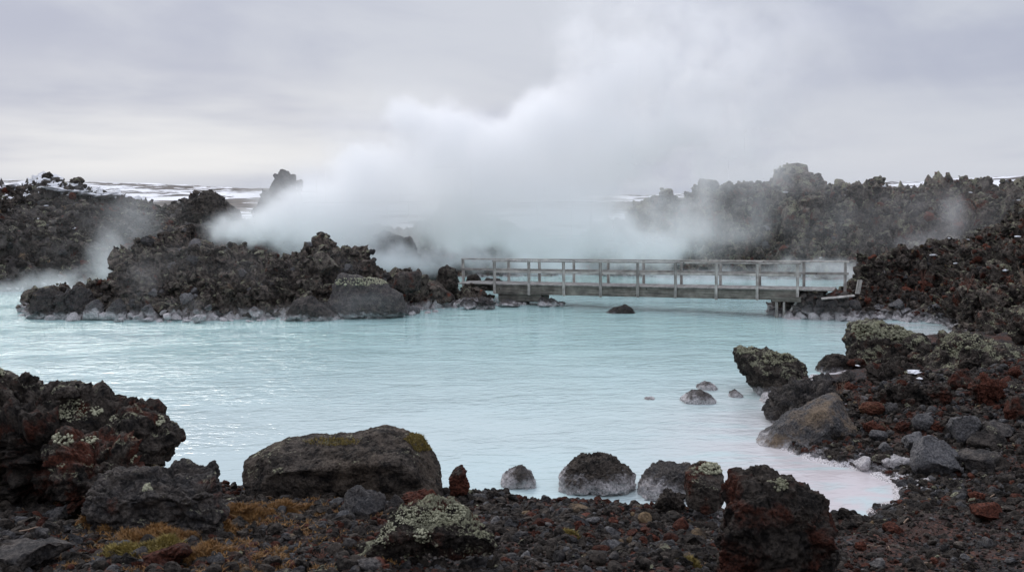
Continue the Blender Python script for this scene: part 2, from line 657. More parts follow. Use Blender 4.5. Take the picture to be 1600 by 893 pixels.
# ------------------------------------------------------------------ the near land
SHORE_PX = [(-900, 738), (-400, 742), (0, 742), (250, 748), (345, 757), (500, 766), (700, 771), (850, 782), (1000, 791), (1110, 800),
            (1200, 812), (1300, 808), (1345, 802), (1405, 784), (1402, 765), (1378, 744), (1330, 730), (1265, 717), (1228, 706),
            (1216, 680), (1224, 655), (1246, 640), (1238, 629), (1205, 628), (1190, 612), (1222, 598), (1272, 589), (1300, 579),
            (1328, 569), (1346, 553), (1368, 538), (1425, 527), (1488, 521), (1505, 513), (1474, 504), (1440, 500), (1400, 498),
            (1350, 497), (1300, 497), (1228, 499), (1238, 481), (1292, 463), (1330, 447), (1350, 438)]
SHORE = np.array([onz(u, v)[:2] for u, v in SHORE_PX] + [(70, 62), (70, -25), (-40, -25)])


def shore_dist(x, y):
    """signed distance to the near shore, positive on land"""
    p = np.stack([x, y], 1)
    best = np.full(len(p), 1e9)
    inside = np.zeros(len(p), bool)
    n = len(SHORE)
    for i in range(n):
        a, b = SHORE[i], SHORE[(i + 1) % n]
        e = b - a
        t = np.clip(((p - a) @ e) / (e @ e), 0, 1)
        d = ((p - a - t[:, None] * e) ** 2).sum(1)
        best = np.minimum(best, d)
        cr = (a[1] > p[:, 1]) != (b[1] > p[:, 1])
        xi = (b[0] - a[0]) * (p[:, 1] - a[1]) / (b[1] - a[1] + 1e-12) + a[0]
        inside ^= cr & (p[:, 0] < xi)
    d = np.sqrt(best)
    return np.where(inside, d, -d)


def ground_z(x, y, fine=True):
    x = np.atleast_1d(np.asarray(x, float))
    y = np.atleast_1d(np.asarray(y, float))
    d = shore_dist(x, y)
    p = np.stack([x, y, np.zeros_like(x)], 1)
    d = d + 0.35 * perlin(p * 1.3) * sstep(60, 20, y) + 0.12 * perlin(p * 4.1)
    slope = np.where(y > 15, 0.17, 0.205)
    z = np.where(d > 0, np.minimum(0.02 + slope * d, 3.3 + 0.02 * d), np.maximum(0.35 * d, -1.0))
    k = sstep(-0.1, 0.8, d)
    z = z + k * (0.11 * fbm(p * 0.9, 3) + 0.05 * fbm(p * 3.2, 3))
    if fine:
        z = z + k * 0.022 * (knobs(p, 7) - 0.4)
    return z


def make_ground():
    us = np.linspace(-500, 2150, 760)
    Ys = np.exp(np.linspace(math.log(2.2), math.log(62), 760))
    U, YY = np.meshgrid(us, Ys, indexing='ij')
    X = ((U - 800) / FPX * (YY + 3.0)).ravel()
    Y = YY.ravel()
    Z = ground_z(X, Y)
    me = raw_mesh('shore', np.stack([X, Y, Z], 1), grid_faces(760, 760), [M_GROUND])
    o = link('shore_ground', me)
    tag(o, 'dark scoria gravel shore sloping from the viewer to the milky lagoon', 'ground', kind='structure')
    return o


make_ground()


def ray_ground(u, v, y0=5.0, y1=48.0):
    Y = np.linspace(y0, y1, 900)
    d = ray(u, v)
    gz = ground_z(d[0] * Y, Y)
    m = np.nonzero(EYE + d[2] * Y <= gz)[0]
    if len(m) == 0:
        return onz(u, v)
    return np.array([d[0] * Y[m[0]], Y[m[0]], gz[m[0]]])


# ------------------------------------------------------------------ the far plain, one sheet to the horizon
def make_plain():
    us = np.linspace(-1400, 3000, 420)
    Ys = np.concatenate([np.linspace(-60, 60, 8), np.exp(np.linspace(math.log(66), math.log(9000), 260))])
    U, YY = np.meshgrid(us, Ys, indexing='ij')
    X = ((U - 800) / FPX * np.maximum(np.abs(YY), 60)).ravel()
    Y = YY.ravel()
    p = np.stack([X, Y, np.zeros_like(X)], 1)
    ramp = np.interp(Y, [60, 74, 84, 110, 180, 300, 520, 900, 1800, 9000], [-1.3, -1.2, 0.6, 2.2, 4.0, 6.0, 8.0, 9.5, 11, 14])
    u = X / np.maximum(Y, 60) * FPX + 800
    tilt = np.interp(u, [-400, 0, 200, 420, 700, 1000, 1500, 2000], [1.9, 1.7, 1.45, 1.15, 0.6, 0.6, 1.8, 2.4])
    k = sstep(74, 130, Y)
    amp = np.interp(Y, [70, 150, 500, 2000, 9000], [0.2, 0.9, 2.2, 4.0, 6])
    Z = ramp * np.where(Y > 84, 1 + (tilt - 1) * sstep(90, 420, Y), 1) + k * amp * (fbm(p * 0.012, 4) * 0.7 + fbm(p * 0.06, 4) * 0.35)
    me = raw_mesh('plain', np.stack([X, Y, Z], 1), grid_faces(len(us), len(Ys)), [M_PLAIN])
    o = link('ground', me)
    tag(o, 'snow streaked lava plain reaching to the horizon beyond the lagoon', 'ground', kind='structure')


make_plain()
n = 2
me = raw_mesh('water', [(-170, 2, 0), (170, 2, 0), (170, 92, 0), (-170, 92, 0)], [(0, 1, 2, 3)], [M_WATER], False)
tag(link('water', me), 'milky turquoise geothermal water with fine wind ripples', 'lagoon', kind='structure')


# ------------------------------------------------------------------ lava mounds and ridges
def mound(name, label, cat, sky, base, off, back, nu, nt, prof, lumps, mat, kind='structure', drop=0.0, pr=None, seed=0.0):
    sky, base = np.array(sky, float), np.array(base, float)
    us = np.linspace(base[0, 0], base[-1, 0], nu)
    vb = np.interp(us, base[:, 0], base[:, 1])
    vs = np.interp(us, sky[:, 0], sky[:, 1])
    Yf = np.array([onz(u, v)[1] for u, v in zip(us, vb)])
    offs = np.interp(us, *np.array(off, float).T) if hasattr(off, '__len__') else np.full(nu, off)
    Yr = Yf + offs
    zr = np.array([at(u, v, y)[2] for u, v, y in zip(us, vs, Yr)]) - drop
    ts = np.concatenate([np.linspace(0, 1, int(nt * 0.72)), 1 + np.linspace(0, 1, nt - int(nt * 0.72) + 1)[1:]])
    prof = np.array(prof, float)
    pz = np.interp(ts, prof[:, 0], prof[:, 1])
    Y = np.where(ts[None] <= 1, Yf[:, None] + offs[:, None] * ts[None], Yr[:, None] + back * (ts[None] - 1))
    Z = np.where(ts[None] <= 1, -0.5 + (zr[:, None] + 0.5) * pz[None], zr[:, None] - (zr[:, None] + 1.0) * np.maximum(0, ts[None] - 1) ** 1.3)
    X = (us[:, None] - 800) / FPX * Y
    # ends dive under
    v = np.stack([X.ravel(), Y.ravel(), Z.ravel()], 1)
    f = grid_faces(nu, len(ts))
    nn = normals(v, f)
    d = np.zeros(len(v))
    for typ, s, a in lumps:
        if typ == 'k':
            d += a * (knobs(v + seed, s) - 0.45)
        elif typ == 'n':
            d += a * fbm((v + seed) * s, 4)
        else:
            q = (v + seed) * s
            f1, f2, c = worley(q)
            d += a * ((_fp[c, 0] - 0.5) * 1.2 - 0.5 * sstep(0.2, 0, f2 - f1))
    fade = np.clip((Z.ravel() + 0.6) / 0.6, 0.25, 1)
    nn[:, 2] = np.abs(nn[:, 2])
    v = v + nn * (d * fade)[:, None]
    o = link(name, raw_mesh(name, v, f, [mat]))
    tag(o, label, cat, kind=kind)
    props(o, **(pr or {}))
    # places on its face, for the loose rocks
    tt = np.broadcast_to(ts[None], (nu, len(ts))).ravel()
    uu = np.broadcast_to(us[:, None], (nu, len(ts))).ravel()
    return o, v, normals(v, f), tt, uu


ISLET = mound('islet_ground', 'dark craggy lava islet in the milky water left of the footbridge', 'islet',
              [(40, 480), (52, 462), (70, 449), (120, 446), (165, 438), (182, 424), (190, 392), (215, 378), (250, 356), (285, 352), (308, 360),
               (322, 384), (350, 384), (372, 382), (400, 392), (440, 390), (470, 382), (495, 374), (520, 375), (548, 378), (565, 392),
               (590, 404), (622, 424), (652, 436), (690, 446), (722, 448), (770, 462), (840, 468), (888, 474)],
              [(40, 492), (80, 497), (170, 499), (300, 500), (480, 499), (560, 497), (640, 491), (700, 486), (780, 482), (840, 479), (890, 472)],
              [(40, 1.5), (170, 3.0), (260, 4.6), (560, 4.6), (640, 3.2), (890, 1.6)], 4.0, 620, 150,
              [(0, 0), (0.05, 0.16), (0.3, 0.42), (0.65, 0.80), (0.85, 0.95), (1, 1)],
              [('k', 0.8, 0.5), ('w', 1.1, 0.6), ('w', 2.6, 0.3), ('k', 1.9, 0.22), ('n', 0.7, 0.3), ('w', 6, 0.07), ('k', 5, 0.14), ('n', 4, 0.10)], M_ROCK, drop=0.42,
              pr=dict(tone=1.55, red=0.12, lichen=0.62, crust=0.95), seed=3.3)
HILL = mound('hill_ground', 'dark lava hill with snow patches across the lagoon on the left', 'hill',
             [(-500, 260), (-120, 272), (0, 284), (40, 284), (68, 276), (80, 275), (92, 282), (130, 289), (165, 294), (190, 304), (230, 316), (268, 324),
              (298, 308), (322, 298), (346, 314), (372, 332), (430, 348), (520, 358), (640, 352), (690, 335), (740, 330), (800, 350), (900, 380), (960, 400)],
             [(-500, 458), (0, 456), (130, 452), (300, 444), (500, 438), (700, 434), (860, 432), (960, 430)],
             [(-500, 13), (330, 12), (520, 10), (960, 9)], 14.0, 700, 150,
             [(0, 0), (0.04, 0.09), (0.2, 0.33), (0.5, 0.62), (0.8, 0.86), (1, 1)],
             [('k', 0.35, 0.9), ('w', 0.5, 0.6), ('k', 0.9, 0.55), ('n', 0.25, 0.6), ('k', 2.2, 0.32), ('k', 5, 0.14), ('n', 2.5, 0.2)], M_HILL, drop=0.75,
             pr=dict(tone=1.2, red=0.2, lichen=0.5, crust=0.3), seed=7.1)
RIDGE = mound('ridge_ground', 'lichen grey lava ridge behind the footbridge on the right', 'ridge',
              [(880, 398), (905, 372), (930, 350), (960, 338), (990, 324), (1018, 306), (1045, 290), (1075, 292), (1092, 291), (1120, 283), (1160, 286), (1190, 279),
               (1225, 272), (1245, 268), (1265, 275), (1285, 287), (1315, 281), (1350, 281), (1400, 281), (1440, 285), (1480, 278), (1505, 272), (1525, 270),
               (1545, 278), (1600, 284), (1700, 288), (2100, 280)],
              [(880, 430), (1000, 433), (1150, 436), (1350, 437), (1500, 437), (1700, 440), (2100, 445)],
              [(880, 6), (1000, 9), (1250, 10.5), (2100, 11)], 14.0, 760, 160,
              [(0, 0), (0.04, 0.07), (0.4, 0.36), (0.52, 0.58), (0.75, 0.82), (1, 1)],
              [('k', 0.42, 1.25), ('w', 0.5, 1.1), ('w', 1.4, 0.5), ('k', 1.1, 0.8), ('n', 0.3, 0.7), ('k', 2.6, 0.38), ('k', 5.5, 0.18), ('n', 3, 0.2)], M_FAR, drop=1.15,
              pr=dict(tone=1.45, red=0.28, lichen=0.74, crust=0.2), seed=1.7)
SLOPE = mound('slope_ground', 'red brown and black scoria slope right of the footbridge', 'slope',
              [(1200, 492), (1225, 472), (1262, 458), (1300, 455), (1335, 446), (1345, 430), (1368, 410), (1400, 390), (1420, 382), (1450, 376), (1500, 368), (1530, 357),
               (1560, 346), (1582, 332), (1600, 320), (1680, 292), (2100, 250)],
              [(1200, 499), (1300, 498), (1400, 500), (1470, 506), (1530, 540), (1620, 580), (1800, 620), (2100, 640)],
              [(1200, 1.6), (1330, 3.0), (1450, 6), (1600, 9.5), (1800, 11), (2100, 12)], 5.0, 560, 190,
              [(0, 0), (0.04, 0.10), (0.25, 0.26), (0.6, 0.58), (1, 1)],
              [('k', 0.7, 0.40), ('w', 1.0, 0.5), ('w', 2.4, 0.26), ('k', 1.9, 0.2), ('n', 0.6, 0.4), ('k', 4.5, 0.16), ('k', 9, 0.07), ('n', 5, 0.1)], M_ROCK, drop=0.3,
              pr=dict(tone=1.05, red=0.28, lichen=0.58, crust=0.85), seed=5.9)

# ------------------------------------------------------------------ screen helpers
def proj(p):
    p = np.atleast_2d(p) - np.array([0, 0, EYE])
    dep = p[:, 1] * cp - p[:, 2] * sp
    up = p[:, 1] * sp + p[:, 2] * cp
    return np.stack([800 + FPX * p[:, 0] / dep, 446.5 - FPX * up / dep, dep], 1)


def on_mound(M, u, v, r=10):
    o, P, N, tt, uu = M
    s = M_PROJ.setdefault(o.name, proj(P))
    d = np.hypot(s[:, 0] - u, s[:, 1] - v)
    m = np.nonzero(d < r)[0]
    if len(m) == 0:
        return P[d.argmin()], N[d.argmin()]
    i = m[s[m, 2].argmin()]
    return P[i], N[i]


M_PROJ = {}

# ------------------------------------------------------------------ the big foreground rocks
FG = 'rocks of the near shore'
hero('lava_slab', 'long jagged red brown lava slab with lichen, rising to the left edge', 'lava rock',
     [(-170, 570), (-60, 566), (0, 576), (26, 583), (44, 600), (78, 606), (112, 607), (142, 619), (186, 626), (203, 640), (240, 650), (225, 690),
      (150, 700), (90, 705), (40, 715), (-170, 730)], 12.7, 1.5, 'crag', 7, [((0.1, -0.5, 0.8), 0.34)], 0.25, FG, 0.7, 0.8,
     'long jagged lava slab', tone=0.40, red=0.32, lichen=0.5)
hero('lava_overhang', 'rough overhanging lava snout above the water at the end of the jagged slab', 'lava rock',
     [(170, 650), (195, 640), (225, 646), (247, 648), (264, 664), (283, 690), (266, 706), (262, 722), (228, 730), (206, 722), (185, 700), (165, 680)],
     12.6, 0.95, 'lava', 6, [((0.1, -0.5, 0.8), 0.26)], 0.2, FG, 0.9, 0.75, 'overhanging lava snout', tone=0.42, red=0.15, lichen=0.5)
hero('lava_lump', 'small lichen grey knob sitting on top of the jagged slab', 'lava rock',
     [(84, 612), (92, 602), (108, 601), (121, 608), (124, 620), (100, 624), (86, 621)], 12.55, 0.3, 'lava', 5, (), 0, FG, 1, 0.7, None, tone=0.7, lichen=0.75)
hero('lava_boulder', 'reddish lichen crusted boulder leaning under the jagged slab', 'lava rock',
     [(70, 700), (82, 680), (110, 674), (150, 678), (180, 690), (210, 712), (222, 735), (210, 765), (170, 795), (120, 800), (105, 760), (85, 730)],
     11.7, 0.9, 'crag', 6, [((-0.3, -0.6, 0.7), 0.36)], 0.3, FG, 1, 0.75, 'reddish leaning boulder', tone=0.6, red=0.5, lichen=0.52)
hero('lava_boulder', 'flat topped grey speckled boulder with orange moss at its foot', 'lava rock',
     [(142, 770), (155, 738), (190, 728), (250, 729), (310, 724), (332, 724), (340, 745), (342, 775), (354, 800), (340, 830), (230, 835), (150, 830)],
     10.7, 0.9, 'crag', 7, [((0.0, -0.45, 0.9), 0.27), ((0, -1, 0.1), 0.36)], 0.2, FG, 0.5, 0.55, 'flat-topped speckled boulder', tone=0.75, red=0.15, lichen=0.42, pale=0.2)
hero('lava_rock', 'dark hollowed rock mass in shade below the jagged slab', 'lava rock',
     [(-160, 660), (-40, 650), (40, 655), (105, 668), (150, 700), (165, 760), (135, 805), (40, 810), (-160, 815)], 12.25, 0.9, 'crag', 6, (), 0.0, FG, 1.3, 0.75,
     'dark hollowed rock mass', tone=0.2, red=0.35, lichen=0.2)
hero('long_boulder', 'long dark boulder with olive moss on its right shoulder at the water edge', 'boulder',
     [(378, 742), (382, 722), (402, 705), (440, 692), (485, 684), (550, 683), (578, 678), (600, 675), (640, 679), (666, 686), (682, 706), (696, 742),
      (694, 775), (560, 790), (390, 775)], 14.3, 1.9, 'smooth', 7, [((-0.03, -0.42, 0.91), 0.40), ((0.05, -1, -0.12), 0.52), ((0.75, -0.3, 0.6), 1.02), ((-0.6, -0.6, 0.5), 0.98)], 0.0, FG, 0.75, 0.48,
     'long moss-shouldered boulder', tone=0.6, lichen=0.45, ochre=0.1)  # real lichen, raised to put the sky-lit top's lighter tone into the colour
hero('knob_stone', 'upright red brown knob shaped stone standing right of the long boulder', 'stone',
     [(700, 748), (706, 735), (709, 729), (722, 727), (730, 734), (728, 745), (734, 758), (731, 772), (704, 774)], 14.2, 0.26, 'pitted', 5, (), 0, FG, 1, 0.7,
     'upright red-brown knob', tone=0.6, red=0.7)
hero('crusted_boulder', 'smallest white crusted boulder in the shallows, left of the round one', 'boulder',
     [(776, 768), (785, 748), (800, 735), (812, 730), (828, 737), (838, 752), (840, 770)], 15.9, 0.6, 'pitted', 5, (), 0.1, 'white crusted boulders in the front shallows', 1, 0.7,
     'smallest white-crusted boulder', tone=0.5, crust=0.62, pale=0.15)
hero('crusted_boulder', 'round black boulder with salty white lower half in the front shallows', 'boulder',
     [(872, 768), (876, 742), (890, 726), (912, 715), (940, 713), (965, 717), (985, 735), (993, 752), (992, 772)], 15.8, 1.1, 'pitted', 6, (), 0.1,
     'white crusted boulders in the front shallows', 1, 0.66, 'round half-white boulder', tone=0.35, crust=0.7)
hero('crusted_boulder', 'low pale grey crusted boulder behind the square lichen topped block', 'boulder',
     [(990, 780), (1000, 752), (1020, 736), (1045, 728), (1075, 727), (1095, 745), (1100, 785)], 15.4, 1.0, 'pitted', 6, (), 0.2,
     'white crusted boulders in the front shallows', 1, 0.7, None, tone=0.6, crust=0.7, pale=0.3)
hero('square_block', 'square red brown block with a bright lichen cushion on its sloping top', 'boulder',
     [(1072, 788), (1072, 738), (1085, 728), (1100, 723), (1122, 724), (1132, 735), (1138, 752), (1136, 790), (1100, 802)], 13.0, 0.55, 'angular', 6,
     [((0.12, -0.55, 0.8), 0.15), ((-0.25, -1, 0), 0.17), ((1, -0.6, 0), 0.2)], 0.1, FG, 0.7, 0.42, 'square lichen-topped block', tone=0.55, red=0.34, lichen=0.55)
hero('scoria_clump', 'big knobbly black and red scoria clump in the front right', 'lava rock',
     [(1112, 900), (1120, 850), (1130, 790), (1142, 768), (1165, 752), (1185, 758), (1205, 750), (1225, 752), (1240, 745), (1258, 757), (1275, 770),
      (1290, 780), (1300, 800), (1316, 820), (1308, 850), (1290, 900), (1260, 930), (1150, 930)], 8.6, 0.85, 'lava', 7, (), 0.1, FG, 1.0, 0.7,
     'big scoria clump', tone=0.25, red=0.38, lichen=0.28)
hero('lichen_rock', 'hollow lava rock thickly covered with pale green lichen in the front centre', 'lava rock',
     [(572, 865), (585, 835), (605, 812), (622, 797), (650, 790), (690, 788), (712, 783), (722, 800), (745, 812), (775, 828), (778, 850), (740, 862), (640, 875)],
     9.1, 0.7, 'lava', 7, [((0.1, -0.5, 0.85), 0.19), ((0, -1, -0.5), 0.2)], 0.4, FG, 1.0, 0.75, 'pale lichen rock', tone=0.5, red=0.4, lichen=0.86)
hero('tan_boulder', 'smooth grey boulder with a tan stained face lying in the bay', 'boulder',
     [(1178, 722), (1186, 690), (1215, 664), (1262, 641), (1320, 626), (1336, 635), (1346, 665), (1336, 692), (1300, 706), (1250, 722)], 18.6, 1.7,
     'smooth', 6, [((-0.42, -0.62, 0.62), 0.40), ((0.35, -0.8, -0.25), 0.55), ((0.6, -0.5, 0.6), 0.62)], 0.1, FG, 1.5, 0.55, 'tan-stained boulder', tone=0.75, pale=0.6, ochre=0.55, crust=0.4)
hero('dark_boulder', 'dark grey boulder directly behind the tan stained boulder', 'boulder',
     [(1197, 648), (1206, 620), (1240, 598), (1285, 602), (1312, 625), (1310, 665), (1240, 676), (1200, 665)], 20.6, 1.6, 'crag', 6, (), 0.15, FG, 0.8, 0.65,
     None, tone=0.4, pale=0.2, crust=0.2)
hero('overhang_rock', 'mushroom shaped lichen topped rock overhanging the water by the bay', 'lava rock',
     [(1147, 556), (1152, 542), (1175, 541), (1200, 546), (1232, 549), (1257, 564), (1258, 598), (1240, 614), (1222, 640), (1190, 640), (1180, 612), (1160, 592), (1152, 570)],
     23.7, 1.5, 'lava', 6, [((0.05, -0.5, 0.85), 0.62)], 0.2, FG, 0.9, 0.68, 'mushroom-shaped rock', tone=0.38, lichen=0.66, crust=0.55)
hero('mossy_rock', 'big mossy lava rock on the point with the water passing behind it', 'lava rock',
     [(1325, 560), (1326, 522), (1340, 506), (1378, 503), (1405, 510), (1425, 514), (1443, 533), (1440, 556), (1410, 572), (1385, 592), (1340, 596)],
     27.2, 2.0, 'lava', 6, (), 0.25, FG, 0.9, 0.68, 'big mossy rock', tone=0.45, red=0.25, lichen=0.75, crust=0.3)
hero('lava_rock', 'small black knobbed rock at the waterline left of the mossy rock', 'lava rock',
     [(1276, 575), (1286, 560), (1302, 552), (1322, 556), (1332, 572), (1326, 592), (1280, 592)], 26.6, 0.9, 'lava', 5, (), 0.1, FG, 1, 0.7, None, tone=0.25, crust=0.3)
hero('mossy_outcrop', 'broad mossy outcrop with snow specks at the right edge of the photo', 'lava rock',
     [(1432, 580), (1455, 550), (1475, 522), (1505, 515), (1540, 530), (1590, 548), (1640, 560), (1650, 610), (1560, 622), (1480, 618), (1440, 605)],
     24.2, 2.2, 'lava', 6, (), 0.3, FG, 0.95, 0.72, 'broad mossy outcrop', tone=0.42, red=0.28, lichen=0.68)
hero('lichen_rock', 'tall lichen grey lava rock cut by the right edge of the photo', 'lava rock',
     [(1572, 520), (1580, 490), (1600, 474), (1660, 460), (1690, 560), (1600, 566)], 26.5, 1.6, 'lava', 6, (), 0.2, FG, 0.95, 0.7, None, tone=0.5, red=0.3, lichen=0.62)
hero('grey_slab', 'leaning grey tan slab on the shore beyond the mossy outcrop', 'boulder',
     [(1508, 520), (1528, 493), (1550, 481), (1563, 488), (1552, 512), (1532, 528)], 33.5, 0.9, 'angular', 5, (), 0.2, FG, 1, 0.62, None, tone=0.8, pale=0.35, lichen=0.25, crust=0.5)
hero('lava_rock', 'low dark lichen speckled rock in the middle of the right shore', 'lava rock',
     [(1366, 628), (1384, 600), (1420, 598), (1452, 614), (1456, 645), (1400, 655), (1368, 648)], 20.0, 0.9, 'crag', 6, (), 0.2, FG, 1.2, 0.66,
     'low speckled rock', tone=0.35, red=0.25, lichen=0.45)
hero('lava_rock', 'broken dark rock heap between the mossy rock and the low speckled rock', 'lava rock',
     [(1350, 612), (1362, 580), (1400, 566), (1440, 570), (1452, 598), (1420, 616)], 23.2, 1.3, 'crag', 6, (), 0.3, FG, 1.3, 0.7, None, tone=0.3, red=0.3, lichen=0.3)
WG = 'small rocks standing in the lagoon'
hero('water_rock', 'dark pyramid rock in the shallows, nearest of three near the mushroom rock', 'rock', [(1060, 640), (1064, 622), (1078, 611), (1096, 609), (1112, 616), (1122, 628), (1122, 640)],
     22.6, 0.8, 'angular', 5, (), 0, WG, 1, 0.7, None, tone=0.5, pale=0.25, crust=0.5)
hero('water_rock', 'flat dark rock just behind the pyramid rock in the shallows', 'rock', [(1083, 616), (1090, 601), (1104, 595), (1116, 600), (1127, 612), (1126, 618)],
     24.2, 0.7, 'angular', 5, (), 0, WG, 1, 0.7, None, tone=0.4, pale=0.25, crust=0.4)
hero('water_rock', 'tiny rock barely above the water, left of the pyramid rock', 'rock', [(997, 632), (1008, 620), (1022, 620), (1030, 632)], 22.9, 0.4, 'angular', 4, (), 0, WG, 1, 0.7, None,
     tone=0.4, crust=0.4)
hero('water_rock', 'small dark rock between the pyramid rock and the mushroom rock', 'rock', [(1134, 630), (1140, 612), (1150, 608), (1160, 616), (1162, 630)], 23.2, 0.45, 'angular', 4, (), 0, WG, 1, 0.7, None,
     tone=0.35, pale=0.2, crust=0.4)
hero('water_rock', 'pale crusted rock under the mushroom rock', 'rock', [(1182, 640), (1192, 616), (1208, 612), (1222, 628), (1226, 648), (1200, 652)], 22.6, 0.8, 'angular', 5, (), 0, WG, 1, 0.7, None,
     tone=0.6, pale=0.4, crust=0.8)
hero('water_rock', 'low black rock alone in the open water in front of the footbridge', 'rock', [(940, 492), (950, 484), (963, 478), (978, 476), (990, 482), (996, 492), (970, 496)],
     40.3, 0.9, 'angular', 5, (), 0, WG, 1, 0.7, None, tone=0.25, pale=0.2, crust=0.12)
# the islet's own large rocks
IG = 'large rocks of the islet'
hero('pale_boulder', 'largest pale boulder of the islet with a yellow lichen top edge', 'boulder', [(511, 478), (518, 445), (533, 427), (560, 431), (600, 441), (628, 460), (638, 488), (610, 498), (530, 498)],
     38.9, 2.0, 'smooth', 6, [((-0.2, -0.9, 0.45), 0.75)], 0.25, IG, 1.3, 0.85, 'largest pale islet boulder', tone=0.85, pale=0.35, lichen=0.4, crust=0.6)
hero('pyramid_boulder', 'pyramid shaped dark boulder at the islet waterline left of the pale one', 'boulder', [(440, 503), (450, 482), (462, 468), (485, 461), (505, 475), (527, 494), (525, 503)], 38.1, 1.6, 'angular', 6, (), 0.1,
     IG, 1, 0.7, 'pyramid islet boulder', tone=0.55, pale=0.25, crust=0.6)
hero('end_boulder', 'smooth dark boulder at the far left tip of the islet', 'boulder', [(42, 500), (45, 472), (60, 452), (78, 447), (100, 456), (108, 480), (104, 502)], 38.7, 1.4, 'angular', 6, [((-0.5, -0.7, 0.5), 0.5)], 0.1, IG, 1.8, 0.8,
     'left tip islet boulder', tone=0.45, pale=0.3, crust=0.7)
hero('end_boulder', 'dark boulder with white foot, second from the left tip of the islet', 'boulder', [(82, 502), (86, 466), (112, 447), (136, 450), (146, 478), (142, 502)], 38.5, 1.5, 'angular', 6, [((0.5, -0.7, 0.5), 0.55)], 0.15, IG, 1.8, 0.8, None,
     tone=0.45, pale=0.35, crust=0.75)
hero('crusted_rock', 'white crusted rock near the left end of the islet', 'rock', [(130, 500), (135, 476), (150, 467), (160, 478), (164, 500)], 38.0, 0.8, 'angular', 5, (), 0.1, IG, 1, 0.7, None, tone=0.8, pale=0.6, crust=1.0)
hero('crusted_rock', 'split white and grey rock beside the left islet boulders', 'rock', [(160, 500), (170, 478), (186, 466), (198, 476), (200, 500)], 38.0, 0.8, 'angular', 5, (), 0.1, IG, 1, 0.7, None, tone=0.7, pale=0.5, crust=0.95)
hero('block_rock', 'square brown block on the islet crest to the right of the pale boulder', 'rock', [(612, 452), (620, 426), (652, 423), (660, 430), (657, 452), (635, 460)], 40.6, 1.0, 'angular', 5, (), 0.1, IG, 1, 0.55, None,
     tone=0.6, pale=0.1, red=0.3, lichen=0.3)
hero('knob_rock', 'upright dark knob beside the left end of the bridge rail', 'rock', [(680, 455), (684, 420), (698, 414), (712, 420), (718, 438), (718, 455)], 42.8, 1.0, 'lava', 5, (), 0.1, IG, 1, 0.7, 'upright knob by the bridge', tone=0.4, lichen=0.35)
hero('bridge_rock', 'black rounded rock seen through the left bay of the bridge rail', 'rock', [(727, 446), (730, 431), (744, 427), (751, 434), (752, 446)], 45.9, 0.7, 'smooth', 5, (), 0, IG, 1, 0.7, None, tone=0.25)
hero('bridge_rock', 'low grey rock right of the black rounded one behind the bridge rail', 'rock', [(750, 446), (760, 434), (780, 435), (796, 446)], 46.3, 0.7, 'angular', 5, (), 0, IG, 1, 0.7, None, tone=0.5, pale=0.2)
# background outcrops
BG = 'lava outcrops beyond the islet'
hero('lava_spire', 'jagged black lava spire rising out of the steam above the islet', 'lava rock', [(396, 345), (400, 305), (408, 294), (424, 298), (428, 286), (432, 270), (448, 269), (456, 275), (468, 282), (474, 310), (478, 345), (440, 365)],
     59.5, 2.2, 'crag', 6, (), 0.05, BG, 0.7, 0.7, 'jagged spire', tone=0.35, red=0.1, lichen=0.25)
hero('lava_hillock', 'rounded lichen brown hillock at the right end of the left hill', 'lava rock', [(270, 352), (290, 322), (304, 306), (322, 297), (338, 304), (348, 318), (362, 352)], 60.0, 3.0, 'lava', 6, (), 0.3, BG, 1, 0.75,
     'rounded hillock', tone=0.55, lichen=0.4)
hero('lava_stack', 'small square lava stack on the skyline of the left hill', 'lava rock', [(66, 294), (70, 272), (76, 269), (84, 272), (86, 284), (94, 296)], 63.0, 1.2, 'crag', 5, (), 0, BG, 1, 0.65, 'skyline stack', tone=0.35)
hero('lava_outcrop', 'dark outcrop half hidden by steam right behind the islet', 'lava rock', [(556, 440), (568, 388), (584, 368), (598, 358), (612, 362), (626, 376), (640, 378), (654, 398), (660, 440)], 52.0, 2.2, 'lava', 6, (), 0.2, BG, 1, 0.72,
     'steamy outcrop', tone=0.4, lichen=0.25)
hero('lava_outcrop', 'low rocks in the steam between the islet and the bridge', 'lava rock', [(650, 440), (664, 404), (686, 399), (704, 408), (716, 440)], 51.0, 1.5, 'crag', 5, (), 0.1, BG, 1, 0.7, None, tone=0.5, pale=0.2)
hero('lava_outcrop', 'ghostly outcrop deep in the steam above the left end of the bridge', 'lava rock', [(660, 375), (672, 330), (690, 314), (712, 306), (735, 322), (758, 340), (775, 375)], 62.0, 2.5, 'lava', 6, (), 0.2, BG, 1, 0.75, None,
     tone=0.4, lichen=0.2)

# ------------------------------------------------------------------ stone kinds
KIND = {}
for i in range(7):
    KIND['ang%d' % i] = rock_mesh('angular_stone', 100 + i, 'angular', 4, 9 + i % 3, (1, 0.85, 0.7))
for i in range(3):
    KIND['slab%d' % i] = rock_mesh('slab_stone', 140 + i, 'angular', 4, 9, (1, 0.85, 0.36))
for i in range(6):
    KIND['lava%d' % i] = rock_mesh('lava_lump', 200 + i, 'lava', 5, 0, (1, 0.9, 0.8))
for i in range(4):
    KIND['crag%d' % i] = rock_mesh('craggy_lump', 240 + i, 'crag', 5, 0, (1, 0.9, 0.85))
for i in range(4):
    KIND['smooth%d' % i] = rock_mesh('rounded_stone', 300 + i, 'smooth', 4, 7, (1, 0.9, 0.75))
for i in range(3):
    KIND['pit%d' % i] = rock_mesh('pitted_stone', 340 + i, 'pitted', 5, 0, (1, 0.9, 0.8))
DIM = {}
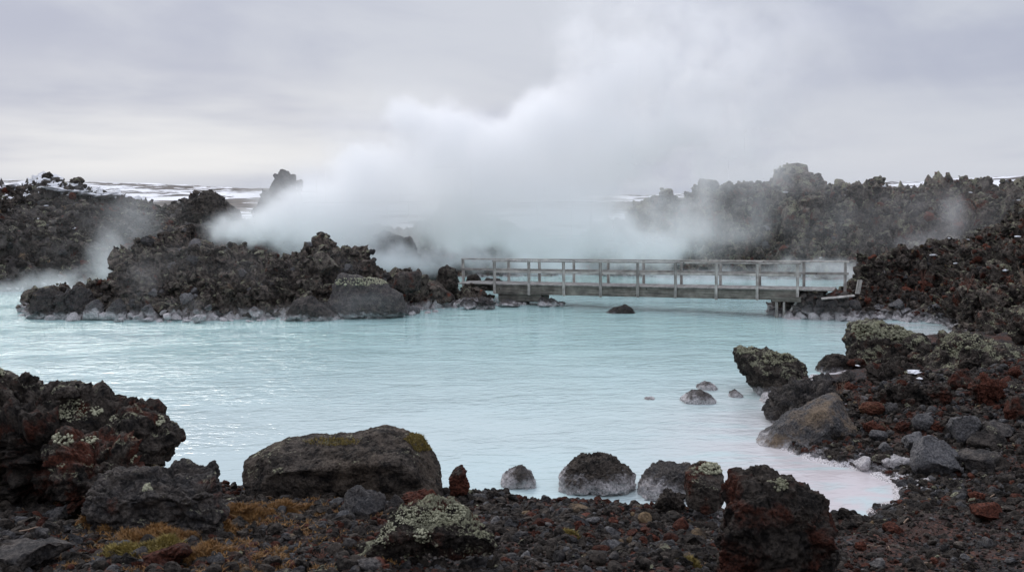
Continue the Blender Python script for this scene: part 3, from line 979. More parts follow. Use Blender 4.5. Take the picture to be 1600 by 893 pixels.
for k, me in KIND.items():
    co = np.empty(len(me.vertices) * 3, np.float32)
    me.vertices.foreach_get('co', co)
    co = co.reshape(-1, 3)
    DIM[k] = (co.min(0), co.max(0))


def kinds(prefix):
    return [k for k in KIND if k.startswith(prefix)]


def stone(name, kind, pos, w, h, label=None, cat='stone', group=None, rz=None, tilt=0.15, sink=0.22, short=None, depth=None, **pr):
    lo, hi = DIM[kind]
    e = hi - lo
    s = (w / e[0], (depth or w * 0.85) / e[1], h / e[2])
    rz = random.uniform(-0.5, 0.5) + random.choice((0, math.pi)) if rz is None else rz
    o = link(name, KIND[kind], rot=(random.uniform(-tilt, tilt), random.uniform(-tilt, tilt), rz), scale=s)
    o.location = (float(pos[0]), float(pos[1]), float(pos[2] - lo[2] * s[2] - sink * h))
    tag(o, label, cat, group)
    props(o, **pr)
    THINGS.append((o, np.array([pos[0], pos[1], pos[2] + h * 0.4]), w, short))
    return o


def px_stone(name, kind, u, vb, wp, hp, label, cat='stone', group='loose stones of the near shore', **kw):
    p = ray_ground(u, vb - 0.12 * hp)
    s = p[1] / FPX
    return stone(name, kind, p, wp * s, hp * s * 1.2, label, cat, group, **kw)


for a in [
    ('flat_stone', 'slab0', 45, 893, 130, 44, 'broad grey green slab in the bottom left corner', dict(tone=0.7, pale=0.3, lichen=0.25, short='bottom-left slab')),
    ('flat_stone', 'slab1', 85, 813, 52, 20, 'pale flat stone in the shade under the jagged slab', dict(tone=0.8, pale=0.6)),
    ('stone', 'ang0', 65, 842, 34, 18, 'blue grey flat pebble below the pale flat stone on the left', dict(tone=0.6, pale=0.5)),
    ('slate_stone', 'slab2', 566, 806, 74, 40, 'slate dark flat stone lying in front of the long boulder', dict(tone=0.35, pale=0.55, tilt=0.35, short='slate-dark flat stone')),
    ('stone', 'ang1', 588, 760, 52, 36, 'grey angular stone leaning on the front of the long boulder', dict(tone=0.75, pale=0.6, short='leaning grey stone')),
    ('stone', 'ang2', 618, 797, 32, 24, 'black angular stone right of the slate dark flat stone', dict(tone=0.25, pale=0.3)),
    ('stone', 'crag0', 658, 795, 64, 26, 'dull red brown lump right behind the pale lichen rock', dict(tone=0.5, red=0.8)),
    ('flat_stone', 'slab0', 408, 753, 44, 16, 'flat black stone at the left foot of the long boulder', dict(tone=0.3, pale=0.25)),
    ('flat_stone', 'slab1', 674, 768, 52, 18, 'flat grey stone at the right foot of the long boulder', dict(tone=0.65, pale=0.5)),
    ('stone', 'crag1', 1052, 804, 46, 40, 'grey brown rough stone left of the square block', dict(tone=0.6, red=0.2, lichen=0.2, short='rough grey-brown stone')),
    ('stone', 'pit0', 1098, 817, 44, 34, 'pale grey rough stone in front of the square block', dict(tone=0.9, pale=0.6)),
    ('flat_stone', 'slab2', 742, 892, 52, 24, 'dark flat stone under the front of the pale lichen rock', dict(tone=0.4, pale=0.4)),
    ('pebble', 'smooth0', 822, 876, 17, 15, 'round blue grey pebble right of the pale lichen rock', dict(tone=1.0, pale=0.85)),
    ('pebble', 'smooth1', 955, 842, 28, 19, 'larger of two rounded blue grey pebbles in the front gravel', dict(tone=0.9, pale=0.75)),
    ('pebble', 'smooth2', 958, 858, 24, 15, 'smaller of two rounded blue grey pebbles in the front gravel', dict(tone=0.85, pale=0.75)),
    ('red_stone', 'crag2', 1020, 848, 26, 14, 'bright orange red stone in the gravel left of the scoria clump', dict(tone=1.0, red=1.0)),
    ('red_stone', 'ang3', 924, 846, 15, 11, 'small red stone beside the rounded blue grey pebbles', dict(tone=0.9, red=1.0)),
    ('tan_stone', 'pit1', 903, 803, 38, 16, 'tan lichen stone half buried in the middle of the gravel', dict(tone=1.0, ochre=0.8, lichen=0.4)),
    ('tan_stone', 'pit2', 875, 776, 50, 15, 'pale lichen covered stone on the gravel crest below the round boulder', dict(tone=1.0, lichen=0.85)),
    ('tan_stone', 'pit0', 730, 777, 26, 12, 'pale tan stone at the foot of the red brown knob', dict(tone=1.0, lichen=0.8)),
    ('red_stone', 'ang4', 1535, 818, 52, 34, 'dull red block with a flat top in the right gravel', dict(tone=0.7, red=1.0, short='dull red block')),
    ('red_stone', 'crag3', 1524, 782, 28, 15, 'orange red stone right behind the dull red block', dict(tone=0.95, red=1.0)),
    ('red_stone', 'crag0', 1345, 860, 20, 12, 'small bright red stone right of the scoria clump', dict(tone=1.0, red=1.0)),
    ('maroon_stone', 'ang5', 1396, 836, 36, 20, 'maroon wedge shaped stone in front of the little bay', dict(tone=0.55, red=0.95, short='maroon wedge stone')),
    ('stone', 'lava0', 1318, 812, 24, 20, 'round black stone at the water edge beside the scoria clump', dict(tone=0.2)),
    ('crusted_slab', 'ang6', 1472, 742, 78, 62, 'pale crusted angular slab on the right shore', dict(tone=0.95, pale=0.8, crust=0.2, tilt=0.3, short='pale crusted slab')),
    ('crusted_stone', 'ang0', 1430, 708, 50, 32, 'light grey stone tucked behind the pale crusted slab', dict(tone=0.9, pale=0.8)),
    ('olive_slab', 'slab0', 1532, 738, 82, 36, 'dark olive wedge slab right of the pale crusted slab', dict(tone=0.6, pale=0.25, lichen=0.3, tilt=0.3, short='olive wedge slab')),
    ('stone', 'ang1', 1500, 690, 50, 44, 'blue grey cube stone above the pale crusted slab', dict(tone=0.75, pale=0.75, short='blue-grey cube stone')),
    ('stone', 'ang2', 1540, 703, 58, 38, 'brown topped dark block right of the blue grey cube', dict(tone=0.5, lichen=0.35, pale=0.1)),
    ('flat_stone', 'slab1', 1568, 682, 66, 24, 'flat olive grey slab near the right edge', dict(tone=0.65, pale=0.3, lichen=0.25)),
    ('red_stone', 'crag1', 1546, 634, 56, 48, 'red brown cube shaped rock below the broad mossy outcrop', dict(tone=0.6, red=0.85, short='red-brown cube rock')),
    ('red_stone', 'lava1', 1362, 652, 40, 24, 'rust orange stone left of the low speckled rock', dict(tone=0.7, red=1.0, ochre=0.3)),
    ('stone', 'ang3', 1390, 648, 22, 20, 'grey wedge stone below the low speckled rock', dict(tone=0.6, pale=0.5)),
    ('stone', 'ang4', 1444, 672, 34, 24, 'small blue grey stone left of the blue grey cube', dict(tone=0.7, pale=0.7)),
    ('stone', 'smooth3', 1374, 690, 30, 18, 'rounded grey stone in front of the low speckled rock', dict(tone=0.7, pale=0.6)),
    ('pink_stone', 'smooth0', 1384, 706, 22, 15, 'pinkish pale stone on the black bay gravel', dict(tone=1.0, pale=0.8, red=0.2)),
    ('white_stone', 'smooth1', 1349, 735, 28, 22, 'lumpy white crusted stone at the tip of the bay', dict(tone=1.0, pale=0.6, crust=1.3, short='lumpy white stone')),
    ('white_stone', 'smooth2', 1428, 730, 15, 13, 'small clean white stone left of the pale crusted slab', dict(tone=1.0, pale=1.0, crust=1.6)),
    ('crusted_stone', 'slab2', 1402, 728, 48, 17, 'flat white crusted stone between the lumpy white stone and the pale slab', dict(tone=0.9, pale=0.7, crust=0.9)),
    ('red_stone', 'crag2', 1408, 620, 26, 26, 'reddish rock on top of the dark heap beside the mossy rock', dict(tone=0.6, red=0.9)),
    ('stone', 'crag3', 1462, 640, 50, 38, 'dark brown block below the left end of the broad outcrop', dict(tone=0.4, red=0.4, lichen=0.2)),
    ('stone', 'lava2', 1502, 612, 50, 34, 'dark scoria lump under the broad mossy outcrop', dict(tone=0.35, red=0.5, lichen=0.3)),
    ('stone', 'lava3', 1590, 660, 44, 42, 'rough brown rock at the right edge above the flat olive slab', dict(tone=0.4, red=0.5, lichen=0.25)),
    ('stone', 'crag0', 1288, 612, 44, 26, 'long grey stone on the shore behind the dark boulder', dict(tone=0.55, pale=0.35, crust=0.2)),
    ('stone', 'ang5', 1322, 600, 30, 20, 'dark stone below the small black knobbed rock', dict(tone=0.35, pale=0.2)),
    ('maroon_stone', 'crag3', 100, 790, 110, 40, 'dull maroon lava lump in the hollow below the reddish boulder', dict(tone=0.4, red=0.9)),
    ('maroon_stone', 'lava4', 260, 893, 80, 40, 'dark red lava lump at the bottom edge beside the moss', dict(tone=0.35, red=0.9, short='bottom-edge red lump')),
    ('pinkish_stone', 'pit1', 580, 893, 50, 20, 'pinkish grey rough stone at the bottom edge left of the lichen rock', dict(tone=0.9, pale=0.4, red=0.4)),
    ('stone', 'pit2', 1290, 893, 60, 34, 'tan edged dark stone against the front of the scoria clump', dict(tone=0.5, ochre=0.6)),
]:
    px_stone(*a[:7], **a[7])

# ------------------------------------------------------------------ scattered single stones, one object each
AUTO = []        # (object, what it is called, region words, pixel position, size in pixels)


def colour_word(o, z):
    if o['crust'] > 0.5 and z < 0.45:
        return 'white-crusted'
    if o['red'] > 0.6:
        return 'rust-red'
    if o['lichen'] > 0.5:
        return 'lichen-grey'
    if o['pale'] > 0.5:
        return 'grey'
    return 'black' if o['tone'] < 0.42 else 'brown'


def rnd_props(r, red=0.25, lichen=0.3, pale=0.2, crust=0.0):
    p = dict(tone=r.uniform(0.2, 0.95), crust=crust)
    x = r.random()
    if x < red:
        p.update(red=r.uniform(0.7, 1.0), lichen=r.uniform(0, 0.3))
    elif x < red + lichen:
        p.update(lichen=r.uniform(0.5, 0.7), red=r.uniform(0, 0.3))
    elif x < red + lichen + pale:
        p.update(pale=r.uniform(0.52, 0.85))
    else:
        p.update(red=r.uniform(0, 0.3), lichen=r.uniform(0, 0.3))
    return p


def scatter_mound(M, name, noun, group, n, wpx, kindp, where, region, rp, tlo=0.02, thi=1.02, sink=0.35, gap=0.9, ulim=None, seed=1, hk=0.8, front=0.0):
    """n single rocks on the face of a mound; wpx: their size range in photo pixels"""
    r = random.Random(seed)
    o, P, N, tt, uu = M
    s = M_PROJ.setdefault(o.name, proj(P))
    ok = (tt > tlo) & (tt < thi) & (P[:, 2] > -0.15)
    if ulim:
        ok &= (s[:, 0] > ulim[0]) & (s[:, 0] < ulim[1])
    idx = np.nonzero(ok)[0]
    taken = []
    made = 0
    ks = [k for q in kindp for k in kinds(q)]
    for _ in range(n * 30):
        if made >= n:
            break
        i = idx[r.randrange(len(idx))]
        w = wpx[0] + (wpx[1] - wpx[0]) * r.random() ** 2.2
        if any(math.hypot(s[i, 0] - a, s[i, 1] - b) < gap * 0.5 * (w + c) for a, b, c in taken):
            continue
        m = w * s[i, 2] / FPX
        ob = stone(name, r.choice(ks), np.array([P[i][0], P[i][1] - front * r.uniform(0, 1.3), max(P[i][2] - front * 0.5, -0.1) if front else P[i][2]]), m, m * r.uniform(hk * 0.75, hk * 1.15), None, noun, group, tilt=0.5, sink=sink, rz=r.uniform(0, 6.28), **rnd_props(r, **rp))
        ob['tone'] = ob['tone'] + 0.5
        THINGS.pop()
        taken.append((s[i, 0], s[i, 1], w))
        AUTO.append((ob, noun, region, (s[i, 0], s[i, 1]), w, P[i]))
        made += 1


scatter_mound(ISLET, 'islet_rock', 'rock', 'loose rocks piled on the islet', 90, (15, 58), ('crag', 'ang', 'ang'), None, 'on the islet',
              dict(red=0.0, lichen=0.5, pale=0.25), 0.08, 0.68, seed=2, sink=0.2, ulim=(50, 690))
scatter_mound(ISLET, 'shore_rock', 'rock', 'white crusted rocks along the islet waterline', 58, (13, 38), ('ang', 'smooth', 'pit'), None, 'at the islet waterline',
              dict(red=0.02, lichen=0.05, pale=0.75, crust=1.1), 0.0, 0.10, seed=3, sink=0.1, gap=0.75, hk=0.62, front=0.45)
scatter_mound(HILL, 'hill_rock', 'rock', 'lava rocks on the left hill', 26, (14, 40), ('lava', 'crag'), None, 'on the left hill',
              dict(red=0.04, lichen=0.45, pale=0.0), 0.1, 1.0, ulim=(-20, 340), seed=4)
scatter_mound(HILL, 'shore_rock', 'rock', 'pale rocks along the far left waterline', 14, (7, 16), ('ang', 'smooth'), None, 'at the far left waterline',
              dict(red=0.0, lichen=0.0, pale=1.0, crust=1.1), 0.0, 0.06, ulim=(-10, 135), seed=14, hk=0.6)
scatter_mound(RIDGE, 'ridge_rock', 'rock', 'knobbly lava rocks on the right ridge', 44, (16, 52), ('lava', 'crag'), None, 'on the right ridge',
              dict(red=0.08, lichen=0.75, pale=0.0), 0.35, 1.02, ulim=(1000, 1620), seed=5)
scatter_mound(SLOPE, 'slope_rock', 'rock', 'lava rocks on the scoria slope by the bridge', 70, (12, 42), ('lava', 'crag', 'crag'), None, 'on the scoria slope',
              dict(red=0.14, lichen=0.55, pale=0.03), 0.22, 1.02, ulim=(1335, 1620), seed=6)
scatter_mound(SLOPE, 'shore_rock', 'rock', 'white crusted rocks along the right waterline', 34, (12, 36), ('ang', 'smooth', 'pit'), None, 'at the right waterline',
              dict(red=0.02, lichen=0.12, pale=0.7, crust=0.9), 0.0, 0.2, ulim=(1330, 1500), seed=7, gap=0.7, hk=0.62)


def scatter_ground(n, box, wm, name, noun, group, region, kindp, rp, seed):
    """single stones on the near ground inside a photo rectangle"""
    r = random.Random(seed)
    ks = [k for q in kindp for k in kinds(q)]
    made = 0
    for _ in range(n * 8):
        if made >= n:
            break
        u, v = r.uniform(box[0], box[2]), r.uniform(box[1], box[3])
        p = ray_ground(u, v)
        if p[2] < 0.03 or shore_dist(p[:1], p[1:2])[0] < 0.05:
            continue
        w = wm[0] + (wm[1] - wm[0]) * r.random() ** 2.5
        wp = w / p[1] * FPX
        if any(math.hypot(a[3][0] - u, a[3][1] - v) < 0.45 * (wp + a[4]) for a in AUTO):
            continue
        ob = stone(name, r.choice(ks), p, w, w * r.uniform(0.5, 0.85), None, noun, group, tilt=0.5, sink=0.28, rz=r.uniform(0, 6.28), **rnd_props(r, **rp))
        THINGS.pop()
        AUTO.append((ob, noun, region, (u, v), wp, p))
        made += 1


scatter_ground(66, (0, 800, 1120, 890), (0.07, 0.22), 'stone', 'stone', 'loose stones of the front gravel', 'in the front gravel', ('ang', 'crag', 'pit', 'smooth'),
               dict(red=0.3, lichen=0.08, pale=0.25), 21)
scatter_ground(28, (330, 764, 1060, 800), (0.10, 0.26), 'stone', 'stone', 'loose stones of the front gravel', 'on the gravel crest', ('ang', 'crag', 'lava'),
               dict(red=0.3, lichen=0.1, pale=0.2), 22)
scatter_ground(30, (1310, 770, 1600, 890), (0.06, 0.18), 'stone', 'stone', 'loose stones of the right gravel', 'in the right gravel', ('ang', 'crag', 'smooth'),
               dict(red=0.3, lichen=0.03, pale=0.3), 23)
scatter_ground(96, (1340, 600, 1610, 770), (0.12, 0.52), 'stone', 'stone', 'loose stones of the right shore', 'on the right shore', ('ang', 'crag', 'lava', 'smooth'),
               dict(red=0.28, lichen=0.15, pale=0.32, crust=0.15), 24)
scatter_ground(60, (1225, 545, 1610, 640), (0.22, 0.8), 'stone', 'stone', 'loose stones of the point', 'on the rocky point', ('lava', 'crag', 'ang'),
               dict(red=0.25, lichen=0.35, pale=0.12, crust=0.2), 25)

ORD = ['', 'second', 'third', 'fourth', 'fifth', 'sixth', 'seventh', 'eighth', 'ninth', 'tenth', 'eleventh', 'twelfth']


def label_auto():
    marks = []
    for o, p, w, short in THINGS:
        if short:
            q = proj(p)[0]
            marks.append((short, q[0], q[1]))
    bucket = {}
    for a in AUTO:
        ob, noun, region, (u, v), w, P = a
        # only landmarks inside the picture; the nearest one names the stone
        best = min(marks, key=lambda m: math.hypot((m[1] - u), (m[2] - v) * 1.6))
        du, dv = u - best[1], v - best[2]
        if abs(du) > abs(dv) * 1.2:
            rel = 'left of' if du < 0 else 'right of'
        else:
            rel = 'above' if dv < 0 else 'below'
        size = 'small' if w < 18 else ('large' if w > 32 else 'mid-sized')
        desc = '%s %s %s' % (size, colour_word(ob, P[2]), noun)
        bucket.setdefault((desc, region, rel, best[0]), []).append((math.hypot(du, dv), ob))
    for (desc, region, rel, mk), lst in bucket.items():
        lst.sort(key=lambda x: x[0])
        for i, (d, ob) in enumerate(lst):
            o_ = ORD[i] if i < len(ORD) else '%dth' % (i + 1)
            ob['label'] = ' '.join(('%s %s %s, %s the %s' % (o_, desc, region, rel, mk)).split())


# ------------------------------------------------------------------ gravel and rubble: uncountable, one object each
def instancer(name, label, cat, P, scl, rot, pidx, attrs, protos):
    me = bpy.data.meshes.new(name)
    n = len(P)
    me.vertices.add(n)
    me.vertices.foreach_set('co', np.asarray(P, np.float32).ravel())
    for nm, typ, arr in [('scl', 'FLOAT_VECTOR', scl), ('rot', 'FLOAT_VECTOR', rot), ('pidx', 'INT', pidx)] + [(k, 'FLOAT', a) for k, a in attrs.items()]:
        at_ = me.attributes.new(nm, typ, 'POINT')
        at_.data.foreach_set('vector' if typ == 'FLOAT_VECTOR' else 'value', np.asarray(arr, np.int32 if typ == 'INT' else np.float32).ravel())
    me.materials.append(M_ROCK)
    g = bpy.data.node_groups.new(name + '_pieces', 'GeometryNodeTree')
    g.interface.new_socket('Geometry', in_out='INPUT', socket_type='NodeSocketGeometry')
    g.interface.new_socket('Geometry', in_out='OUTPUT', socket_type='NodeSocketGeometry')
    t = NT(g)
    gi = t.add('NodeGroupInput')
    go = t.add('NodeGroupOutput')
    gtoi = t.add('GeometryNodeGeometryToInstance')
    for ob in protos:
        oi = t.add('GeometryNodeObjectInfo')
        oi.transform_space = 'ORIGINAL'
        oi.inputs['Object'].default_value = ob
        oi.inputs['As Instance'].default_value = False
        t.l.new(oi.outputs['Geometry'], gtoi.inputs[0])
    ip = t.add('GeometryNodeInstanceOnPoints')
    t.l.new(gi.outputs[0], ip.inputs['Points'])
    t.l.new(gtoi.outputs[0], ip.inputs['Instance'])
    ip.inputs['Pick Instance'].default_value = True

    def na(nm, typ):
        nd = t.add('GeometryNodeInputNamedAttribute', data_type=typ)
        nd.inputs['Name'].default_value = nm
        return nd.outputs[0]
    t.l.new(na('pidx', 'INT'), ip.inputs['Instance Index'])
    t.l.new(na('rot', 'FLOAT_VECTOR'), ip.inputs['Rotation'])
    t.l.new(na('scl', 'FLOAT_VECTOR'), ip.inputs['Scale'])
    t.l.new(ip.outputs[0], go.inputs[0])
    o = link(name, me)
    o.modifiers.new('pieces', 'NODES').node_group = g
    tag(o, label, cat, kind='stuff')
    return o


def first_of(kind):
    for o in COL.objects:
        if o.type == 'MESH' and o.data == KIND[kind]:
            return o
    raise KeyError(kind)


def gattrs(n, r, red=0.22, pale=0.2, lichen=0.05, crust=0.0):
    tone = r.beta(1.6, 3.0, n)
    a = dict(tone=tone, red=np.zeros(n), pale=np.zeros(n), lichen=np.zeros(n), crust=np.full(n, crust), ochre=np.zeros(n))
    x = r.random(n)
    m = x < red
    a['red'][m] = r.uniform(0.6, 1.0, m.sum())
    m = (x >= red) & (x < red + pale)
    a['pale'][m] = r.uniform(0.3, 0.9, m.sum())
    m = (x >= red + pale) & (x < red + pale + lichen)
    a['lichen'][m] = r.uniform(0.5, 0.9, m.sum())
    m = r.random(n) < 0.02
    a['ochre'][m] = 1.0
    a['tone'][r.random(n) < 0.03] = 1.1
    return a


def unit_scale(k):
    lo, hi = DIM[k]
    return 1.0 / max(hi - lo)


def gravel():
    r = np.random.default_rng(5)
    ks = ['ang0', 'ang3', 'smooth0', 'smooth2', 'lava0', 'ang5']
    N = 262000
    Y = np.sqrt(r.uniform(5.2 ** 2, 23 ** 2, N))
    u = r.uniform(-300, 2000, N)
    keep = r.random(N) < np.interp(Y, [5, 15, 23], [1.0, 0.55, 0.25])
    Y, u = Y[keep], u[keep]
    X = (u - 800) / FPX * Y
    d = shore_dist(X, Y)
    m = d > 0.05
    # the bare dark fine gravel at the right bottom keeps smaller grains
    X, Y, d = X[m], Y[m], d[m]
    Z = ground_z(X, Y)
    n = len(X)
    p = np.stack([X, Y, np.zeros(n)], 1)
    size = np.exp(r.normal(math.log(0.031), 0.74, n)) * np.interp(Y, [8, 16, 23], [1.0, 1.35, 2.0])
    size *= 0.75 + 0.6 * sstep(-0.3, 0.5, perlin(p * 0.8))
    size = np.where((X > 2.6) & (Y < 13), size * 0.62, size)
    size = np.clip(size, 0.010, 0.19)
    m = Z > 0.0
    X, Y, Z, size = X[m], Y[m], Z[m], size[m]
    n = len(X)
    pidx = r.integers(0, len(ks), n)
    us = np.array([unit_scale(k) for k in ks])
    base = size * us[0]
    scl = np.stack([base * r.uniform(0.8, 1.2, n), base * r.uniform(0.7, 1.1, n), base * r.uniform(0.7, 1.2, n)], 1)
    rot = np.stack([r.uniform(-0.6, 0.6, n), r.uniform(-0.6, 0.6, n), r.uniform(0, 6.28, n)], 1)
    q = np.stack([X, Y, np.zeros(n)], 1) * 0.45
    a = gattrs(n, r, 0.0, 0.2, 0.04)
    a['tone'] *= 0.85
    redp = 0.10 + 0.26 * sstep(-0.1, 0.4, fbm(q, 3))
    m = (r.random(n) < redp) & (a['pale'] == 0)
    a['red'][m] = r.uniform(0.55, 1.0, m.sum())
    a['crust'] = np.where((X > 2.5) & (Y > 12), 0.22, 0.06)
    instancer('gravel', 'black, red and grey scoria gravel covering the near shore', 'gravel',
              np.stack([X, Y, Z + size * 0.12], 1), scl, rot, pidx, a, [first_of(k) for k in ks])


gravel()


def rubble(M, name, label, n, size, tr, ulim, seed, mix, kp=('lava', 'crag', 'ang')):
    r = np.random.default_rng(seed)
    o, P, N, tt, uu = M
    s = M_PROJ.setdefault(o.name, proj(P))
    ok = np.nonzero((tt > tr[0]) & (tt < tr[1]) & (s[:, 0] > ulim[0]) & (s[:, 0] < ulim[1]) & (P[:, 2] > -0.1))[0]
    # by area: the grid is denser near the front, so weight by the depth step
    w = np.ones(len(ok))
    idx = ok[r.integers(0, len(ok), n)]
    ks = [k for q in kp for k in kinds(q)][:9]
    n = len(idx)
    sz = np.clip(np.exp(r.normal(math.log(size), 0.55, n)), size * 0.35, size * 3)
    base = sz * unit_scale(ks[0])
    scl = np.stack([base * r.uniform(0.8, 1.2, n), base * r.uniform(0.75, 1.15, n), base * r.uniform(0.65, 1.1, n)], 1)
    rot = np.stack([r.uniform(-0.7, 0.7, n), r.uniform(-0.7, 0.7, n), r.uniform(0, 6.28, n)], 1)
    a = gattrs(n, r, *mix)
    jit = r.normal(0, size * 0.5, (n, 3)) * np.array([1, 1, 0.25])
    pz = P[idx] + jit
    f_ = fbm(pz * 0.22 + seed, 3)
    a['red'] = np.where(f_ > 0.12, a['red'], a['red'] * 0.35 * (r.random(n) < 0.3))
    a['lichen'] = np.where(fbm(pz * 0.3 + 9 + seed, 3) > -0.1, a['lichen'], 0.0)
    a['tone'] = a['tone'] * (1.9 if seed == 31 else 1.6)
    a['crust'] = np.full(n, 0.7)
    instancer(name, label, 'rubble', pz, scl, rot, r.integers(0, len(ks), n), a, [first_of(k) for k in ks])


rubble(ISLET, 'islet_rubble', 'broken lava rubble filling the gaps between the islet rocks', 2300, 0.16, (0.0, 1.1), (30, 900), 31, (0.15, 0.1, 0.55), ('ang', 'lava'))
rubble(HILL, 'hill_rubble', 'dark lava rubble over the left hill', 3600, 0.26, (0.0, 1.0), (-60, 520), 32, (0.12, 0.05, 0.3), ('lava', 'crag'))
rubble(RIDGE, 'ridge_rubble', 'lichen grey lava rubble over the right ridge', 4200, 0.24, (0.0, 1.05), (940, 1650), 33, (0.22, 0.05, 0.45), ('lava', 'crag'))
rubble(SLOPE, 'slope_rubble', 'black and red scoria rubble over the slope by the bridge', 6600, 0.13, (0.0, 1.1), (1230, 1900), 34, (0.30, 0.05, 0.45), ('crag', 'ang'))


# ------------------------------------------------------------------ the wooden footbridge
def box(bm, x0, x1, y0, y1, z0, z1, bev=0.0, jit=0.0):
    vs = []
    for x in (x0, x1):
        for y in (y0, y1):
            for z in (z0, z1):
                vs.append(bm.verts.new((x + random.uniform(-jit, jit), y + random.uniform(-jit, jit), z + random.uniform(-jit, jit))))
    q = [(0, 1, 3, 2), (4, 6, 7, 5), (0, 4, 5, 1), (2, 3, 7, 6), (0, 2, 6, 4), (1, 5, 7, 3)]
    fs = [bm.faces.new([vs[i] for i in f]) for f in q]
    if bev:
        es = {e for f in fs for e in f.edges}
        bmesh.ops.bevel(bm, geom=list(es), offset=bev, segments=2, affect='EDGES', profile=0.6)


def part(name, parent, mat, boxes, bev=0.008, jit=0.0, loc=(0, 0, 0), rot=(0, 0, 0)):
    bm = bmesh.new()
    for b in boxes:
        box(bm, *b, bev, jit)
    bmesh.ops.recalc_face_normals(bm, faces=bm.faces[:])
    me = bpy.data.meshes.new(name)
    bm.to_mesh(me)
    bm.free()
    me.materials.append(mat)
    return link(name, me, parent, loc, rot)


P0, P8 = np.array([-0.77, 43.6]), np.array([11.48, 38.4])
BD = (P8 - P0) / np.linalg.norm(P8 - P0)
BN = np.array([-BD[1], BD[0]])
BLEN = float(np.linalg.norm(P8 - P0))
ZA, ZB = 0.93, 1.17
SLOPE_B = math.atan((ZB - ZA) / BLEN)
WID = 1.36


def bridge_s(u, off):
    """distance along the bridge where a line at offset OFF meets photo column u"""
    k = (u - 800) / FPX
    o = P0 + BN * off
    return (k * o[1] - o[0]) / (BD[0] - k * BD[1])


def footbridge():
    br = empty('footbridge', (P0[0], P0[1], ZA), (0, -SLOPE_B, math.atan2(BD[1], BD[0])))
    tag(br, 'weathered grey timber footbridge with two handrails crossing the lagoon channel', 'footbridge')
    near = [bridge_s(u, 0.0) for u in (773.5, 827.5, 882, 939.6, 998, 1057, 1121, 1185.2, 1248.5)]
    far = [bridge_s(u, WID) for u in (723.4, 795, 843, 897, 951, 1006.5, 1065.6, 1127, 1188.6, 1258, 1322.7)]
    s0, s1 = far[0] + 0.15, far[-1] + 0.1
    # deck: planks laid crosswise
    pl, x = [], s0 + 0.2
    while x < s1 - 0.5:
        pl.append((x, x + 0.134, -0.06 + random.uniform(-.012, .012), WID + 0.05 + random.uniform(-.012, .012), -0.045 + random.uniform(-.004, .003), random.uniform(-.003, .004)))
        x += 0.142
    part('deck', br, M_WOODY, pl, 0.006)
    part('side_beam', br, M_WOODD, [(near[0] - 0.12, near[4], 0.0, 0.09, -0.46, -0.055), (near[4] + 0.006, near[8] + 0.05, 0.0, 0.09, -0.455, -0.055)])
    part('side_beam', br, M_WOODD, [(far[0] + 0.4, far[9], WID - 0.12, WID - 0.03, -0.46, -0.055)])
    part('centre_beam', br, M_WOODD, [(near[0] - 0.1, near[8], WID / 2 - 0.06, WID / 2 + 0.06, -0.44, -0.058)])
    for s in near:
        part('post', br, M_WOODZ, [(-0.055, 0.055, -0.105, -0.004, -0.47 + random.uniform(-.03, .02), 1.0)], 0.01, 0.004, (s, 0, 0), (0, random.uniform(-.008, .008), 0))
    for k, s in enumerate(far):
        zb = -0.32 if k not in (0, len(far) - 1) else -0.5
        part('post', br, M_WOODZ, [(s - 0.055, s + 0.055, WID - 0.028, WID + 0.07, zb, 0.998)], 0.01, 0.003)
    # rails, each in two lengths with a joint
    for nm, z0, z1 in (('top_rail', 1.002, 1.062), ('middle_rail', 0.50, 0.60)):
        th = (-0.13, 0.035) if nm == 'top_rail' else (-0.003, 0.045)
        a, b, c = near[0] - 0.08, near[4] - 0.02, near[8] + 0.12
        part(nm, br, M_WOODX, [(a, b - 0.004, th[0], th[1], z0, z1), (b + 0.004, c, th[0], th[1], z0 + 0.003, z1 + 0.003)], 0.006, 0.004)
        th = (WID - 0.06, WID + 0.1) if nm == 'top_rail' else (WID - 0.078, WID - 0.030)
        a, b, c = far[0] - 0.06, far[5], far[10] + 0.14
        part(nm, br, M_WOODX, [(a, b - 0.004, th[0], th[1], z0, z1), (b + 0.004, c, th[0], th[1], z0 + 0.002, z1 + 0.002)], 0.006, 0.004)
    # pier at the right hand end
    sp_ = bridge_s(1214, -0.12)
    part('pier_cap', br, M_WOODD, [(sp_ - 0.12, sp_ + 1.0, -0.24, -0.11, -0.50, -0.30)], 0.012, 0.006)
    for ds, rr in ((0.05, 0.055), (0.34, 0.045)):
        part('pile', br, M_WOODZ, [(sp_ + ds - rr, sp_ + ds + rr, -0.23, -0.13, -1.55, -0.505)], 0.02, 0.006)
    L_ = 1.15
    part('brace', br, M_WOODX, [(-L_ / 2, L_ / 2, -0.045, 0.045, -0.045, 0.045)], 0.01, 0.004, (sp_ + 0.55, -0.05, -0.92), (0, -1.0, 0))
    # abutment boards at the left hand end
    sa, sb = near[0] + 0.1, bridge_s(846, 0.1)
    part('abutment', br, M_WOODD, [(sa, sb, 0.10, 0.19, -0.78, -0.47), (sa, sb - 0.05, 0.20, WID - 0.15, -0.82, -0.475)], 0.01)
    return br, near, far


BRIDGE, NEAR, FAR = footbridge()
THINGS.append((BRIDGE, np.array([*(P0 + BD * NEAR[0]), 1.2]), 2.0, 'left end of the bridge'))
THINGS.append((BRIDGE, np.array([*(P0 + BD * FAR[10]), 1.3]), 2.0, 'right end of the bridge'))


def bpt(u, off, z):
    s = bridge_s(u, off)
    p = P0 + BD * s + BN * off
    return np.array([p[0], p[1], z])


